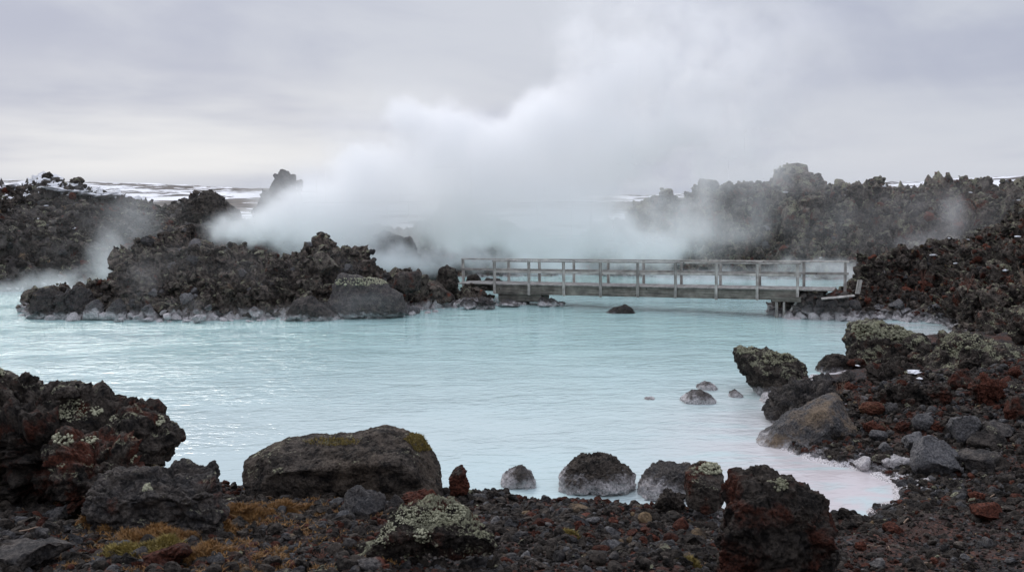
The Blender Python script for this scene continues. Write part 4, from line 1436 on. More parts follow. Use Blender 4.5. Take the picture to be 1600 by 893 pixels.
# rounded stones of the dry wall under the right end
r_ = random.Random(9)
rows = [(1.02, [1256, 1271, 1287, 1304, 1320]), (0.70, [1254, 1270, 1286, 1303, 1320, 1337]), (0.38, [1246, 1263, 1281, 1300, 1318]), (0.06, [1234, 1254, 1276, 1297, 1318, 1336])]
nm = ['top', 'second', 'third', 'lowest']
for k, (zz, us) in enumerate(rows):
    for j, u in enumerate(us):
        p = onz(u, 496 - zz * 0, 0.0)
        q = bpt(u, 0.28 - 0.12 * k, zz * 0.82 - 0.14)
        pr = dict(tone=r_.uniform(0.55, 0.9), pale=r_.uniform(0.15, 0.5), red=r_.choice((0, 0, 0.5)) if k == 0 else 0, crust=0.75)
        stone('wall_stone', r_.choice(kinds('smooth')), q, r_.uniform(0.44, 0.56), r_.uniform(0.36, 0.44),
              '%s rounded stone in the %s row of the dry wall under the bridge end' % (['leftmost', 'second', 'third', 'fourth', 'fifth', 'sixth', 'seventh'][j], nm[k]),
              'stone', 'rounded stones of the dry wall under the bridge', sink=0.0, depth=0.5, tilt=0.3, rz=r_.uniform(0, 6.28), **pr)
        THINGS.pop()
# rocks under the left end
for u, w, h, kd, lb in [(865, 0.6, 0.5, 'smooth0', 'brown rounded rock under the bridge just past the abutment'), (849, 0.8, 0.55, 'ang2', 'dark wet rock against the end of the bridge abutment'),
                        (879, 0.4, 0.3, 'ang4', 'last small rock in the water under the bridge left half'), (800, 1.0, 0.45, 'ang6', 'dark grey rock in the shade below the abutment'),
                        (760, 0.9, 0.6, 'crag1', 'rough grey rock below the first near post of the bridge'), (733, 0.8, 0.55, 'ang3', 'white footed rock left of the bridge abutment')]:
    p = onz(u, 480 if u > 790 else 484, 0.0)
    stone('bridge_rock', kd, p + np.array([0, 0.3, 0]), w, h, lb, 'rock', 'rocks under the left end of the bridge', sink=0.2, tone=0.5, pale=0.4, crust=0.6)
    THINGS.pop()
# loose boards by the right end
pb = bpt(1343, 0.3, 1.15)
bd = empty('board', pb, (0.12, 0.28, 0.3))
bd.location = pb
o = part('board_tmp', None, M_WOODZ, [(-0.09, 0.09, -0.03, 0.03, -0.1, 0.45)], 0.008, 0.01)
bpy.data.objects.remove(bd)
o.name = 'upright_board'
o.location, o.rotation_euler = pb, (0.1, 0.12, 0.2)
tag(o, 'short pale board stuck upright in the ground past the right end of the bridge', 'board')
pb = bpt(1312, -0.25, 0.93)
o = part('flat_board', None, M_WOODY, [(-0.62, 0.62, -0.09, 0.09, -0.02, 0.03)], 0.008, 0.01, pb, (0.14, -0.13, -0.25))
tag(o, 'pale board lying flat on the bank below the right end of the bridge', 'board')


# ------------------------------------------------------------------ moss, twigs, stalks, snow, far posts
def blades(name, mat, P, H, Wd, lean, seed):
    """many small upright blades, one mesh"""
    r = np.random.default_rng(seed)
    n = len(P)
    az = r.uniform(0, 6.28, n)
    w = Wd * r.uniform(0.6, 1.3, n)
    tip = np.stack([r.normal(0, lean, n), r.normal(0, lean, n), np.ones(n)], 1) * (H * r.uniform(0.6, 1.2, n))[:, None]
    sx = np.stack([np.cos(az) * w, np.sin(az) * w, np.zeros(n)], 1)
    mid = tip * 0.55 + r.normal(0, 0.15, (n, 3)) * H[:, None] if hasattr(H, '__len__') else tip * 0.55
    v = np.stack([P - sx, P + sx, P + mid + sx * 0.7, P + mid - sx * 0.7, P + tip], 1).reshape(-1, 3)
    b = np.arange(n)[:, None] * 5
    f = np.concatenate([b + np.array([[0, 1, 2]]), b + np.array([[0, 2, 3]]), b + np.array([[3, 2, 4]])])
    return raw_mesh(name, v, f, [mat], False)


def moss(u, v, wp, hp, label, mat, seed, dens=1.0):
    c = ray_ground(u, v)
    s = c[1] / FPX
    rx, ry = wp * s / 2, wp * s * 0.42
    hh = hp * s
    r = np.random.default_rng(seed)
    n = int(3800 * dens)
    rad = np.sqrt(r.random(n))
    th = r.uniform(0, 6.28, n)
    edge = 1 + 0.9 * perlin(np.stack([np.cos(th) * 1.4 + seed, np.sin(th) * 1.4, th * 0], 1))
    x, y = rad * np.cos(th) * rx * edge, rad * np.sin(th) * ry * edge
    X, Y = c[0] + x, c[1] + y
    Z = ground_z(X, Y) - 0.01
    q = np.stack([X, Y, X * 0], 1)
    dome = 0.75 * hh * np.maximum(0, 1 - rad ** 2) ** 0.7 * (0.25 + 1.1 * knobs(q + seed, 7))
    P = np.stack([x, y, Z - c[2] + dome], 1)
    # cushion underneath
    vv, ff = ico(4)
    b = vv * np.array([rx * 0.92, ry * 0.92, 1])
    zz = ground_z(c[0] + b[:, 0], c[1] + b[:, 1]) - c[2]
    r2 = np.sqrt((b[:, 0] / rx) ** 2 + (b[:, 1] / ry) ** 2)
    b[:, 2] = np.where(vv[:, 2] > 0, zz + 0.75 * hh * np.maximum(0, 1 - r2 ** 2) ** 0.7 * (0.2 + 1.1 * knobs(np.stack([c[0] + b[:, 0], c[1] + b[:, 1], b[:, 0] * 0], 1) + seed, 7)) - 0.03, zz - 0.06)
    bl = blades('moss', mat, P, r.uniform(0.025, 0.06, n), 0.0065, 0.6, seed)
    n1 = len(bl.vertices)
    co = np.empty(n1 * 3, np.float32)
    bl.vertices.foreach_get('co', co)
    fi = np.empty(len(bl.loops), np.int32)
    bl.loops.foreach_get('vertex_index', fi)
    me = raw_mesh('moss_cushion', np.concatenate([co.reshape(-1, 3), b]), np.concatenate([fi.reshape(-1, 3), ff + n1]), [mat], False)
    bpy.data.meshes.remove(bl)
    o = link('moss_cushion', me, loc=c)
    tag(o, label, 'moss', 'moss cushions on the front gravel')


for k, a in enumerate([
    (185, 832, 110, 26, 'orange brown moss cushion at the foot of the flat topped boulder, leftmost', M_MOSS),
    (250, 842, 110, 22, 'dull brown moss mat in front of the flat topped boulder', M_MOSS),
    (318, 822, 100, 26, 'rusty moss cushion under the right foot of the flat topped boulder', M_MOSS),
    (385, 812, 75, 22, 'golden brown moss tuft between the flat topped and the long boulder', M_MOSS),
    (262, 862, 64, 18, 'bright yellow olive moss cushion near the bottom left', M_MOSSG),
    (330, 866, 90, 14, 'thin brown moss mat near the bottom, right of the yellow cushion', M_MOSS),
    (200, 872, 90, 14, 'thin olive moss mat near the bottom, left of the yellow cushion', M_MOSSG),
    (450, 800, 56, 14, 'small golden moss cushion in the gravel left of the slate stone', M_MOSS),
    (536, 778, 36, 12, 'small yellow moss tuft just above the slate stone', M_MOSSG),
    (430, 770, 80, 9, 'low rusty moss strip on the crest left of the long boulder', M_MOSS),
    (1190, 893, 90, 26, 'orange moss tuft at the bottom edge under the scoria clump', M_MOSS),
    (1080, 884, 24, 10, 'tiny yellow moss tuft left of the scoria clump', M_MOSSG),
    (890, 842, 30, 8, 'tiny yellow moss patch in the gravel beside the blue grey pebbles', M_MOSSG),
]):
    moss(*a[:4], a[4], a[5], 50 + k, min(1.5, 0.35 + a[2] / 90))


def tube(pts, rad, sides=6):
    pts = np.asarray(pts, float)
    n = len(pts)
    vs, fs = [], []
    for i in range(n):
        d = pts[min(i + 1, n - 1)] - pts[max(i - 1, 0)]
        d /= np.linalg.norm(d) + 1e-9
        a = np.cross(d, [0.31, 0.17, 0.93])
        a /= np.linalg.norm(a) + 1e-9
        b = np.cross(d, a)
        rr = rad * (1 - 0.6 * i / (n - 1))
        for k in range(sides):
            t_ = 2 * math.pi * k / sides
            vs.append(pts[i] + rr * (math.cos(t_) * a + math.sin(t_) * b))
    for i in range(n - 1):
        for k in range(sides):
            fs.append((i * sides + k, i * sides + (k + 1) % sides, (i + 1) * sides + (k + 1) % sides, (i + 1) * sides + k))
    return vs, fs


def twig(u, v, lpx, ang, label, rad=0.006, mat=None, seed=0):
    r = random.Random(seed)
    c = ray_ground(u, v)
    Ln = lpx * c[1] / FPX
    pts, x, y, a = [], 0.0, 0.0, math.radians(ang)
    for i in range(8):
        z = ground_z(c[0] + x, c[1] + y)[0] - c[2] + 0.035
        pts.append((x, y, z + 0.03 * math.sin(i * 0.8)))
        a += r.uniform(-0.28, 0.28)
        x += math.cos(a) * Ln / 7
        y += math.sin(a) * Ln / 7
    vs, fs = tube(pts, rad)
    o = link('twig', raw_mesh('twig', vs, fs, [mat or M_TWIG]), loc=c)
    tag(o, label, 'twig', 'dry twigs on the gravel')


# the thin moss that creeps between the stones
def creeping_moss():
    r = np.random.default_rng(77)
    n = 85000
    u, v = r.uniform(60, 660, n), r.uniform(770, 893, n)
    Yt = np.interp(v, [765, 893], [14.2, 8.1])
    X = (u - 800) / FPX * Yt
    p = np.stack([X, Yt, X * 0], 1)
    f = fbm(p * 1.3 + 4, 4) + 0.5 * fbm(p * 6, 3) + 0.35 * np.exp(-((u - 260) / 190) ** 2) - 0.1
    m = (f > 0.13) & (shore_dist(X, Yt) > 0.25)
    p = p[m]
    p[:, 2] = ground_z(p[:, 0], p[:, 1]) + 0.012
    bl = blades('creeping_moss', M_MOSS, p, r.uniform(0.015, 0.045, len(p)), 0.006, 0.8, 78)
    tag(link('creeping_moss', bl), 'thin rusty orange moss creeping between the stones in the left foreground', 'moss', kind='stuff')


creeping_moss()
for k, a in enumerate([
    (30, 836, 95, 38, 'long bent dry twig on the left below the pale flat stone', 0.008),
    (410, 782, 28, 20, 'short pale twig in front of the left end of the long boulder', 0.007),
    (780, 834, 36, 5, 'bleached curled twig right of the pale lichen rock', 0.010),
    (912, 820, 30, 118, 'thin reddish twig leaning in the middle gravel', 0.006),
    (1545, 783, 28, 24, 'pale curved stick beside the dull red block', 0.013),
    (1412, 822, 26, 22, 'pale bent stick right behind the maroon wedge stone', 0.012),
    (1352, 858, 30, 12, 'short straight twig beside the small bright red stone', 0.007),
    (1390, 868, 14, 110, 'tiny pale twig in the bottom right gravel', 0.008),
    (1408, 785, 36, 34, 'dark stick at the water edge of the little bay', 0.012),
    (1180, 838, 20, 60, 'bone coloured stub against the scoria clump', 0.008),
    (1440, 889, 26, 15, 'pale stick at the bottom edge in the right gravel', 0.010),
    (395, 870, 40, 60, 'reddish stem lying near the bottom between moss and lichen rock', 0.006),
]):
    twig(*a, seed=k, mat=M_STALK if 'red' in a[4][:9] or 'dark' in a[4][:5] else None)


def stalks(pos, h, n, label, seed, mat=None, spread=0.5, rad=0.004):
    r = random.Random(seed)
    V, F = [], []
    for i in range(n):
        a, tl = r.uniform(0, 6.28), r.uniform(0.1, spread)
        hh = h * r.uniform(0.6, 1.05)
        pts = []
        for k in range(6):
            q = k / 5
            pts.append((math.cos(a) * tl * hh * q ** 1.4 + r.uniform(-.01, .01), math.sin(a) * tl * hh * q ** 1.4, hh * q))
        vs, fs = tube(pts, rad, 5)
        b = len(V)
        V += vs
        F += [[x + b for x in f] for f in fs]
        # side shoots
        for _ in range(3):
            k = r.randrange(2, 5)
            s0 = np.array(pts[k])
            d = np.array([r.uniform(-1, 1), r.uniform(-1, 1), r.uniform(0.4, 1.2)]) * hh * 0.18
            vs, fs = tube([s0, s0 + d * 0.6, s0 + d + (0, 0, 0.01)], rad * 0.7, 4)
            vs5 = vs
            b = len(V)
            V += vs5
            F += [[x + b for x in f] for f in fs]
    o = link('dry_stalks', raw_mesh('dry_stalks', V, F, [mat or M_STALK]), loc=pos)
    tag(o, label, 'dry plant', 'dry plants among the rocks')


stalks(ray_ground(1310, 628), 0.55, 7, 'thin dry stalks standing behind the tan stained boulder', 1, M_TWIG)
stalks(ray_ground(1342, 640), 0.45, 9, 'reddish dry stems between the tan boulder and the rust orange stone', 2)
stalks(ray_ground(500, 880), 0.12, 9, 'spidery red stems low in the front gravel left of the lichen rock', 3, None, 1.4, 0.003)
stalks(ray_ground(392, 893), 0.30, 4, 'tall thin brown stem at the bottom edge near the moss', 4, None, 0.4, 0.004)
for (u, v), lb, sd in (((1497, 398), 'bare pale twiggy bush on the crest of the scoria slope', 5), ((1505, 452), 'reddish bare bush halfway down the scoria slope', 6),
                       ((1440, 440), 'dark twiggy bush on the left part of the scoria slope', 7), ((1590, 445), 'thin pale stems on the scoria slope at the right edge', 8)):
    p, _ = on_mound(SLOPE, u, v)
    stalks(p, 0.7, 9, lb, sd, M_TWIG if sd in (5, 8) else M_STALK, 0.6, 0.008)


def snow(pos, w, d, h, label, seed):
    v, f = ico(4)
    q = v * np.array([w / 2, d / 2, h])
    n = perlin(v * 1.7 + seed * 3.1) * 0.9 + perlin(v * 4 + seed) * 0.5
    q[:, :2] *= (1 + 0.7 * n)[:, None]
    o = link('snow_patch', raw_mesh('snow_patch', q, f, [M_SNOW]), loc=pos, rot=(0.15, 0, seed))
    tag(o, label, 'snow', 'leftover snow patches')


for k, (M, u, v, wp, lb) in enumerate([
    (None, 1428, 588, 22, 'snow patch between the mossy rock and the broad outcrop'), (None, 1437, 598, 12, 'small snow scrap just below the patch beside the broad outcrop'),
    (None, 1340, 577, 9, 'tiny snow scrap at the foot of the big mossy rock'),
    (SLOPE, 1452, 398, 12, 'snow scrap high on the left of the scoria slope'), (SLOPE, 1491, 411, 10, 'oval snow scrap on the red part of the scoria slope'),
    (SLOPE, 1574, 420, 11, 'slanted snow scrap on the right of the scoria slope'), (SLOPE, 1590, 364, 10, 'snow scrap high on the scoria slope at the right edge'),
    (SLOPE, 1484, 372, 6, 'tiny snow dot on the skyline of the scoria slope'), (SLOPE, 1508, 370, 7, 'tiny snow dot right of the bare bush on the slope'),
    (RIDGE, 1227, 303, 10, 'snow scrap on the ridge left of its highest knob'), (RIDGE, 1318, 303, 8, 'snow scrap on the red top of the right ridge'),
    (RIDGE, 1328, 298, 5, 'tiny snow dot next to the scrap on the red ridge top'), (RIDGE, 1386, 291, 9, 'snow scrap near the middle of the ridge skyline'),
    (RIDGE, 1433, 309, 6, 'tiny snow dot below the ridge skyline, right of the middle'), (RIDGE, 1512, 301, 8, 'snow scrap under the right hand summit of the ridge'),
    (RIDGE, 1590, 308, 9, 'snow scrap at the right end of the ridge'), (RIDGE, 1281, 398, 5, 'tiny snow dot low on the ridge above the right end of the bridge'),
    (HILL, 75, 316, 8, 'tiny snow scrap on the dark face of the left hill'), (HILL, 118, 353, 12, 'snow scrap midway down the left hill'),
    (HILL, 55, 337, 9, 'small snow scrap left of the midway one on the hill'),
]):
    if M is None:
        p = ray_ground(u, v)
        p = p + np.array([0, 0, 0.10])
    else:
        p, _ = on_mound(M, u, v, 6)
    w = 0.85 * wp * p[1] / FPX
    snow(p, w, w * 0.7, w * 0.16, lb, k)
# the larger snow fields on top of the left hill
for k, (u, v, wp, lb) in enumerate([(92, 296, 40, 'snow field behind the skyline stack on the left hill'), (125, 303, 44, 'broad snow field in the middle of the left hill top'),
                                    (160, 306, 40, 'snow field right of the middle of the left hill top'), (10, 292, 34, 'snow field at the left edge on the hill top')]):
    p, _ = on_mound(HILL, u, v, 5)
    w = wp * p[1] / FPX
    snow(p + np.array([0, 0.3, 0.08]), w, w * 1.1, w * 0.10, lb, 40 + k)

# lichen and moss growing on the big rocks
def growth(short, u, v, ru, rv, label, kind, seed, n=220, mat=None):
    P, N = HERO[short]
    s = proj(P)
    r = np.random.default_rng(seed)
    e = np.hypot((s[:, 0] - u) / ru, (s[:, 1] - v) / rv) + (0.22 if n > 200 else 0.0) * perlin(P * 5 + seed)
    front = np.einsum('ij,ij->i', N, np.array([0, 0, EYE]) - P) > 0
    idx = np.nonzero((e < 1) & front & (N[:, 2] > -0.25))[0]
    if len(idx) < 8:
        return
    mid = np.median(P[idx], 0)
    near = np.linalg.norm(P[idx] - mid, axis=1) < 1.25 * max(ru, rv) * s[idx[0], 2] / FPX
    idx = idx[near]
    idx = idx[r.integers(0, len(idx), n)]
    c = P[idx].mean(0)
    px = s[idx[0], 2] / FPX
    if kind == 'moss':
        bl = blades('moss', M_MOSSG, P[idx] - c - N[idx] * 0.01, r.uniform(0.02, 0.05, n), 0.007, 0.5, seed)
        o = link('moss_patch', bl, loc=c)
        tag(o, label, 'moss', 'moss growing on boulders')
        return
    iv, fi = ico(1)
    n = n * 5
    idx = idx[r.integers(0, len(idx), n)]
    rad = np.exp(r.normal(math.log(0.72 if n > 1000 else 1.05), 0.42, n)) * px
    off = P[idx] - c + N[idx] * (rad * 0.25)[:, None]
    V = off[:, None, :] + iv[None] * rad[:, None, None] * r.uniform(0.8, 1.25, (n, len(iv), 1))
    F = fi[None] + (np.arange(n) * len(iv))[:, None, None]
    o = link('lichen_patch', raw_mesh('lichen_patch', V.reshape(-1, 3), F.reshape(-1, 3), [M_LICHEN_OLIVE if short in ('mushroom-shaped rock', 'big mossy rock', 'broad mossy outcrop', 'big scoria clump') else M_LICHEN]), loc=c)
    tag(o, label, 'lichen', 'lichen patches on the big rocks')


for k, a in enumerate([
    ('long jagged lava slab', 112, 640, 26, 20, 'largest pale lichen patch in the middle of the jagged slab', 'l', 260),
    ('long jagged lava slab', 10, 580, 24, 7, 'lichen strip on the top left corner of the jagged slab', 'l', 120),
    ('long jagged lava slab', 150, 642, 10, 8, 'small lichen spot right of the largest one on the jagged slab', 'l', 70),
    ('overhanging lava snout', 190, 655, 18, 8, 'lichen patch on the left shoulder of the overhanging snout', 'l', 110),
    ('overhanging lava snout', 240, 656, 18, 9, 'lichen patch on the tip of the overhanging snout', 'l', 90),
    ('reddish leaning boulder', 100, 685, 18, 9, 'lichen patch on the top left of the reddish leaning boulder', 'l', 110),
    ('reddish leaning boulder', 140, 690, 14, 10, 'lichen patch on top of the reddish leaning boulder', 'l', 80),
    ('reddish leaning boulder', 202, 716, 12, 16, 'lichen streak on the right edge of the reddish leaning boulder', 'l', 100),
    ('flat-topped speckled boulder', 230, 763, 8, 8, 'single round lichen rosette on the front of the speckled boulder', 'l', 70),
    ('flat-topped speckled boulder', 246, 733, 8, 4, 'yellow moss dab on the top of the speckled boulder', 'moss', 160),
    ('pale lichen rock', 648, 806, 34, 14, 'thick pale lichen growth on the top left of the front lichen rock', 'l', 420),
    ('pale lichen rock', 705, 800, 24, 14, 'thick pale lichen growth on the top right of the front lichen rock', 'l', 300),
    ('pale lichen rock', 604, 834, 20, 22, 'pale lichen growth hanging down the left side of the front lichen rock', 'l', 260),
    ('pale lichen rock', 660, 836, 14, 12, 'pale lichen spot in the middle of the front lichen rock', 'l', 110),
    ('square lichen-topped block', 1112, 731, 20, 9, 'pale lichen cushion on top of the square block', 'l', 170),
    ('big scoria clump', 1215, 757, 20, 9, 'olive lichen tuft on the top of the big scoria clump', 'l', 110),
    ('long moss-shouldered boulder', 660, 690, 26, 16, 'olive moss over the right shoulder of the long boulder', 'moss', 2600),
    ('long moss-shouldered boulder', 520, 690, 50, 6, 'thin olive moss along the top of the long boulder', 'moss', 900),
    ('mushroom-shaped rock', 1215, 558, 34, 9, 'olive lichen on top of the mushroom shaped rock', 'l', 260),
    ('mushroom-shaped rock', 1168, 548, 16, 6, 'olive lichen on the left top of the mushroom shaped rock', 'l', 110),
    ('big mossy rock', 1350, 515, 20, 10, 'lichen on the left top of the big mossy rock', 'l', 170),
    ('big mossy rock', 1395, 520, 30, 10, 'lichen along the right top of the big mossy rock', 'l', 190),
    ('broad mossy outcrop', 1500, 535, 34, 14, 'lichen on the crown of the broad outcrop', 'l', 220),
    ('largest pale islet boulder', 560, 440, 46, 6, 'yellow lichen line along the top of the largest islet boulder', 'l', 260),
]):
    growth(*a[:6], a[6], 70 + k, a[7])

# far things on the plain
p = at(734, 322, 130)
o = empty('beacon_mast', p)
tag(o, 'thin far off mast with a small platform seen through the steam', 'mast')
part('mast_pole', o, M_WOODZ, [(-0.11, 0.11, -0.11, 0.11, -1.5, 1.9)], 0.02)
part('platform', o, M_WOODX, [(-0.55, 0.55, -0.5, 0.5, 0.35, 0.62)], 0.02)
part('platform_bracket', o, M_WOODX, [(-0.3, 0.3, -0.3, 0.3, 0.02, 0.345)], 0.02)
for u, v, h, lb in ((924, 345, 1.8, 'taller of two faint posts on the left shoulder of the ridge'), (948, 336, 0.8, 'shorter of two faint posts on the left shoulder of the ridge')):
    p = at(u, v, 75)
    vs, fs = tube([(0, 0, -0.8), (0, 0, h * 0.5), (0.02, 0, h)], 0.10, 8)
    o = link('marker_post', raw_mesh('marker_post', vs, fs, [M_WOODZ]), loc=p)
    tag(o, lb, 'post', 'far off marker posts')

label_auto()

# ------------------------------------------------------------------ light, sky, steam
W = bpy.data.worlds.new('World')
SC.world = W
W.use_nodes = True
W.node_tree.nodes.clear()
t = NT(W.node_tree)
SUN_EL, SUN_AZ = math.radians(38), math.radians(-28)     # azimuth from +Y towards +X
sky = t.add('ShaderNodeTexSky', sky_type='NISHITA')
sky.sun_disc = False
sky.sun_elevation = SUN_EL
sky.sun_rotation = SUN_AZ
sky.air_density = 1.0
sky.dust_density = 3.0
tc = t.add('ShaderNodeTexCoord')
D = tc.outputs['Generated']
s = t.sep(D)
zc = t.math('MAXIMUM', s[2], 0.0)
den = t.math('ADD', zc, 0.10)
cmb = t.add('ShaderNodeCombineXYZ')
t.put(cmb.inputs[0], t.math('DIVIDE', s[0], den))
t.put(cmb.inputs[1], t.math('DIVIDE', s[1], den))
C2 = cmb.outputs[0]
n1 = t.noise(t.vmath('MULTIPLY', C2, (0.7, 0.55, 1)), 0.75, 5, 0.5, 0.4)
n2 = t.noise(t.vmath('MULTIPLY', D, (2.4, 2.4, 6.0)), 1.5, 6, 0.55, 0.6)
cl = t.mapr(t.math('ADD', t.math('MULTIPLY', n1, 0.55), t.math('MULTIPLY', n2, 0.5)), 0.40, 0.63)
cloud = t.mix(cl, (4.3, 4.58, 5.6), (5.7, 5.97, 6.65))
# pale gap low over the horizon, brightest to the left
az = t.math('DIVIDE', s[0], t.math('MAXIMUM', s[1], 0.05))
band = t.math('MULTIPLY', t.mapr(s[2], 0.005, 0.03), t.mapr(s[2], 0.16, 0.04))
left = t.mapr(t.math('ABSOLUTE', t.math('ADD', az, 0.36)), 0.5, 0.05)
streak = t.mapr(t.noise(t.vmath('MULTIPLY', D, (1.6, 1.6, 11.0)), 1.5, 4, 0.55), 0.30, 0.66)
gap = t.math('MULTIPLY', band, t.math('MULTIPLY', t.math('ADD', 0.2, t.math('MULTIPLY', left, 0.8)), streak))
cloud = t.mix(gap, cloud, (7.8, 7.85, 8.0, 1))
zen = t.mapr(s[2], 0.2, 0.75, 1.0, 2.0)
scn = t.add('ShaderNodeVectorMath', operation='SCALE')
t.put(scn.inputs[0], cloud)
t.put(scn.inputs['Scale'], zen)
full = t.mix(0.96, sky.outputs[0], scn.outputs[0])
bg = t.add('ShaderNodeBackground')
t.put(bg.inputs[0], full)
bg.inputs[1].default_value = 0.108
wo = t.add('ShaderNodeOutputWorld')
t.l.new(bg.outputs[0], wo.inputs[0])

L = bpy.data.lights.new('sun', 'SUN')
L.energy = 1.5
L.angle = math.radians(18)
L.color = (1.0, 0.965, 0.92)
lo = bpy.data.objects.new('sun', L)
COL.objects.link(lo)
dv = Vector((math.sin(SUN_AZ) * math.cos(SUN_EL), math.cos(SUN_AZ) * math.cos(SUN_EL), math.sin(SUN_EL)))
lo.rotation_euler = dv.to_track_quat('Z', 'Y').to_euler()
lo.location = (0, 0, 60)


def steam_object():
    B = []   # centre, radii, weight

    def b(u, v, Y, ru, rv, ry, w):
        B.append((at(u, v, Y), (ru * Y / FPX, ry, rv * Y / FPX), w))
    # the bank on the water behind the islet and the bridge
    b(400, 352, 50, 90, 34, 2.5, 0.9)
    b(490, 342, 50, 120, 62, 3, 1.2)
    b(560, 310, 51, 110, 80, 3, 1.1)
    b(660, 350, 54, 130, 70, 3, 0.55)
    b(700, 290, 54, 150, 70, 3.5, 0.6)
    b(790, 345, 53, 130, 70, 3, 1.0)
    b(880, 340, 53, 120, 80, 3, 1.0)
    b(970, 385, 52, 110, 55, 2.5, 0.85)
    b(1030, 380, 53, 80, 70, 2.5, 0.5)
    b(840, 415, 50, 220, 22, 2.5, 0.8)
    b(560, 405, 48, 160, 22, 2, 0.7)
    b(430, 382, 48.5, 130, 30, 2.0, 0.8)
    b(570, 392, 48.5, 130, 34, 2.0, 0.75)
    b(700, 400, 48.5, 130, 34, 2.0, 0.8)
    b(850, 385, 50, 140, 45, 2.5, 0.6)
    b(360, 355, 49, 50, 22, 1.8, 0.7)
    b(620, 330, 52, 170, 90, 3, 0.55)
    b(770, 320, 53, 170, 90, 3, 0.5)
    b(890, 350, 53, 130, 80, 3, 0.5)
    # billows going up
    b(570, 255, 52, 90, 50, 3, 0.85)
    b(660, 205, 52, 75, 70, 3, 0.9)
    b(720, 190, 53, 60, 55, 3, 0.7)
    b(760, 250, 53, 120, 90, 3.5, 1.0)
    b(880, 240, 53, 120, 110, 3.5, 1.0)
    b(860, 170, 53, 80, 60, 3, 0.8)
    b(930, 110, 54, 70, 90, 3, 0.75)
    b(960, 200, 54, 110, 110, 3.5, 0.9)
    b(1050, 160, 55, 110, 90, 3.5, 0.6)
    b(1040, 260, 55, 120, 80, 3, 0.6)
    b(1000, 90, 54, 70, 60, 2.5, 0.6)
    b(900, 60, 54, 60, 50, 2.5, 0.5)
    b(1060, 60, 55, 120, 80, 3, 0.35)
    b(960, -30, 55, 160, 60, 3, 0.4)
    b(830, 210, 53, 90, 70, 3, 0.6)
    b(620, 170, 52, 40, 35, 2, 0.5)
    NTHICK = len(B)
    # thin wisps
    b(1140, 150, 55, 140, 110, 3, 0.34)
    b(1190, 250, 55, 170, 70, 3, 0.18)
    b(1080, 200, 55, 170, 130, 3, 0.26)
    b(1030, 350, 54, 100, 70, 2.5, 0.42)
    b(1120, 350, 55, 90, 60, 2.5, 0.22)
    b(1000, 40, 55, 170, 110, 3, 0.28)
    b(1200, 70, 55, 180, 100, 3, 0.2)
    b(640, 230, 52, 170, 120, 3, 0.16)
    b(480, 300, 52, 120, 60, 3, 0.22)
    b(330, 425, 39.8, 330, 60, 1.6, 0.05)
    b(165, 400, 47.5, 38, 48, 1.6, 0.45)
    b(215, 340, 49, 50, 60, 2, 0.16)
    b(120, 440, 47, 90, 16, 2, 0.4)
    b(205, 450, 38.2, 34, 48, 0.9, 0.16)
    b(330, 487, 38.0, 300, 12, 0.9, 0.2)
    b(540, 474, 38.0, 100, 16, 0.8, 0.2)
    b(60, 452, 48, 110, 14, 2.5, 0.4)
    b(1475, 345, 50, 34, 60, 1.5, 0.22)
    b(1440, 385, 49, 60, 24, 1.5, 0.26)
    b(1300, 425, 52, 120, 14, 2, 0.4)
    b(1290, 478, 38, 60, 14, 0.8, 0.18)
    b(420, 310, 57, 40, 30, 2, 0.25)
    b(1330, 330, 54, 420, 110, 5, 0.035)
    b(1150, 432, 46, 260, 10, 4, 0.5)
    b(120, 350, 52, 330, 100, 5, 0.018)
    lo_, hi_ = (-26.0, 35.5, -0.1), (33.0, 61.5, 21.5)
    g = bpy.data.node_groups.new('steam_field', 'GeometryNodeTree')
    g.interface.new_socket('Geometry', in_out='INPUT', socket_type='NodeSocketGeometry')
    g.interface.new_socket('Geometry', in_out='OUTPUT', socket_type='NodeSocketGeometry')
    t = NT(g)
    t.add('NodeGroupInput')
    pos = t.add('GeometryNodeInputPosition').outputs[0]
    # turbulent warp of the position
    wn = t.add('ShaderNodeTexNoise')
    t.put(wn.inputs['Vector'], pos)
    wn.inputs['Scale'].default_value = 0.33
    wn.inputs['Detail'].default_value = 3
    warp = t.vmath('SCALE', t.vmath('SUBTRACT', wn.outputs['Color'], (0.5, 0.5, 0.5)), scale=2.6)
    wn2 = t.add('ShaderNodeTexNoise')
    t.put(wn2.inputs['Vector'], pos)
    wn2.inputs['Scale'].default_value = 1.1
    wn2.inputs['Detail'].default_value = 2
    warp2 = t.vmath('SCALE', t.vmath('SUBTRACT', wn2.outputs['Color'], (0.5, 0.5, 0.5)), scale=1.0)
    q = t.vmath('ADD', pos, t.vmath('ADD', warp, warp2))
    tot = None
    thick = None
    for k, (c, r, w) in enumerate(B):
        if k == NTHICK:
            thick, tot = tot, None
        e = t.vmath('MULTIPLY', t.vmath('SUBTRACT', q, tuple(map(float, c))), tuple(float(1 / x) for x in r))
        ln = t.vmath('LENGTH', e)
        val = t.math('MULTIPLY', t.mapr(ln, 1.2, 0.3), w)
        tot = val if tot is None else t.math('ADD', tot, val)
    det = t.noise(q, 0.5, 8, 0.6, 0.4)
    bil = t.math('ABSOLUTE', t.math('SUBTRACT', t.noise(pos, 0.95, 7, 0.65, 0.8), 0.5))
    # billows: the noise eats into the edges, the cores stay full
    ero = t.math('ADD', t.mapr(det, 0.36, 0.66, 0.9, 0.0, False), t.math('MULTIPLY', bil, 1.5))
    core = t.mapr(t.math('SUBTRACT', thick, ero), -0.2, 1.05)
    core = t.math('MULTIPLY', core, t.math('MINIMUM', t.math('ADD', 0.35, thick), 1.35))
    dm = t.mapr(det, 0.36, 0.62, 0.08, 1.6)
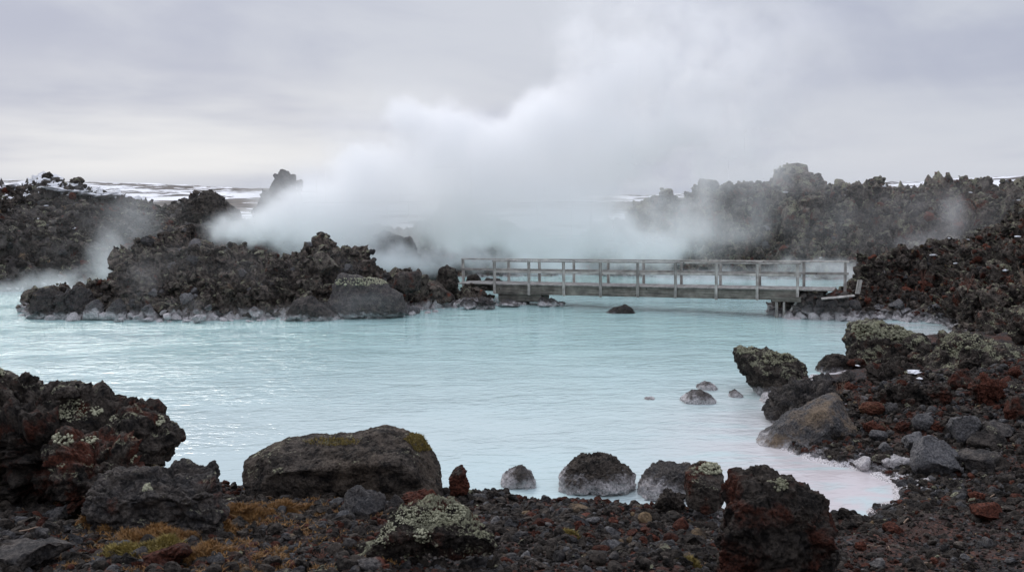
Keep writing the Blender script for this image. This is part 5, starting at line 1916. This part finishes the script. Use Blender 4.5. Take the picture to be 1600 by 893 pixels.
    thin = t.math('MULTIPLY', t.math('MINIMUM', tot, 1.0), dm)
    dens = t.math('MULTIPLY', t.math('ADD', core, t.math('MAXIMUM', t.math('SUBTRACT', thin, 0.006), 0.0)), STEAM_K)
    vc = t.add('GeometryNodeVolumeCube')
    t.put(vc.inputs['Density'], dens)
    vc.inputs['Min'].default_value = lo_
    vc.inputs['Max'].default_value = hi_
    for nme, a, bb in zip('XYZ', lo_, hi_):
        vc.inputs['Resolution ' + nme].default_value = int((bb - a) / 0.2)
    sm = t.add('GeometryNodeSetMaterial')
    m = bpy.data.materials.new('white_steam')
    m.use_nodes = True
    m.node_tree.nodes.clear()
    mt = NT(m.node_tree)
    mo = mt.add('ShaderNodeOutputMaterial')
    pv = mt.add('ShaderNodeVolumePrincipled')
    pv.inputs['Color'].default_value = (0.998, 0.998, 0.999, 1)
    pv.inputs['Density'].default_value = 1.0
    pv.inputs['Anisotropy'].default_value = 0.25
    mt.l.new(pv.outputs[0], mo.inputs['Volume'])
    sm.inputs['Material'].default_value = m
    t.l.new(vc.outputs[0], sm.inputs[0])
    go = t.add('NodeGroupOutput')
    t.l.new(sm.outputs[0], go.inputs[0])
    me = bpy.data.meshes.new('steam')
    me.materials.append(m)
    o = link('steam', me)
    md = o.modifiers.new('steam_field', 'NODES')
    md.node_group = g
    tag(o, 'white steam billowing up from the hot lagoon behind the footbridge', 'steam', kind='stuff')
    return o


STEAM_K = 0.56
steam_object()

SC.render.engine = 'CYCLES'
SC.cycles.use_denoising = True
SC.cycles.denoiser = 'OPENIMAGEDENOISE'
SC.cycles.max_bounces = 14
SC.cycles.diffuse_bounces = 3
SC.cycles.glossy_bounces = 3
SC.cycles.volume_bounces = 10
SC.cycles.volume_step_rate = 1.5
SC.cycles.volume_max_steps = 400
SC.cycles.caustics_reflective = False
SC.view_settings.view_transform = 'Standard'
SC.view_settings.look = 'None'
SC.view_settings.exposure = 0.0
SC.view_settings.gamma = 1.0
SC.view_settings.use_curve_mapping = False
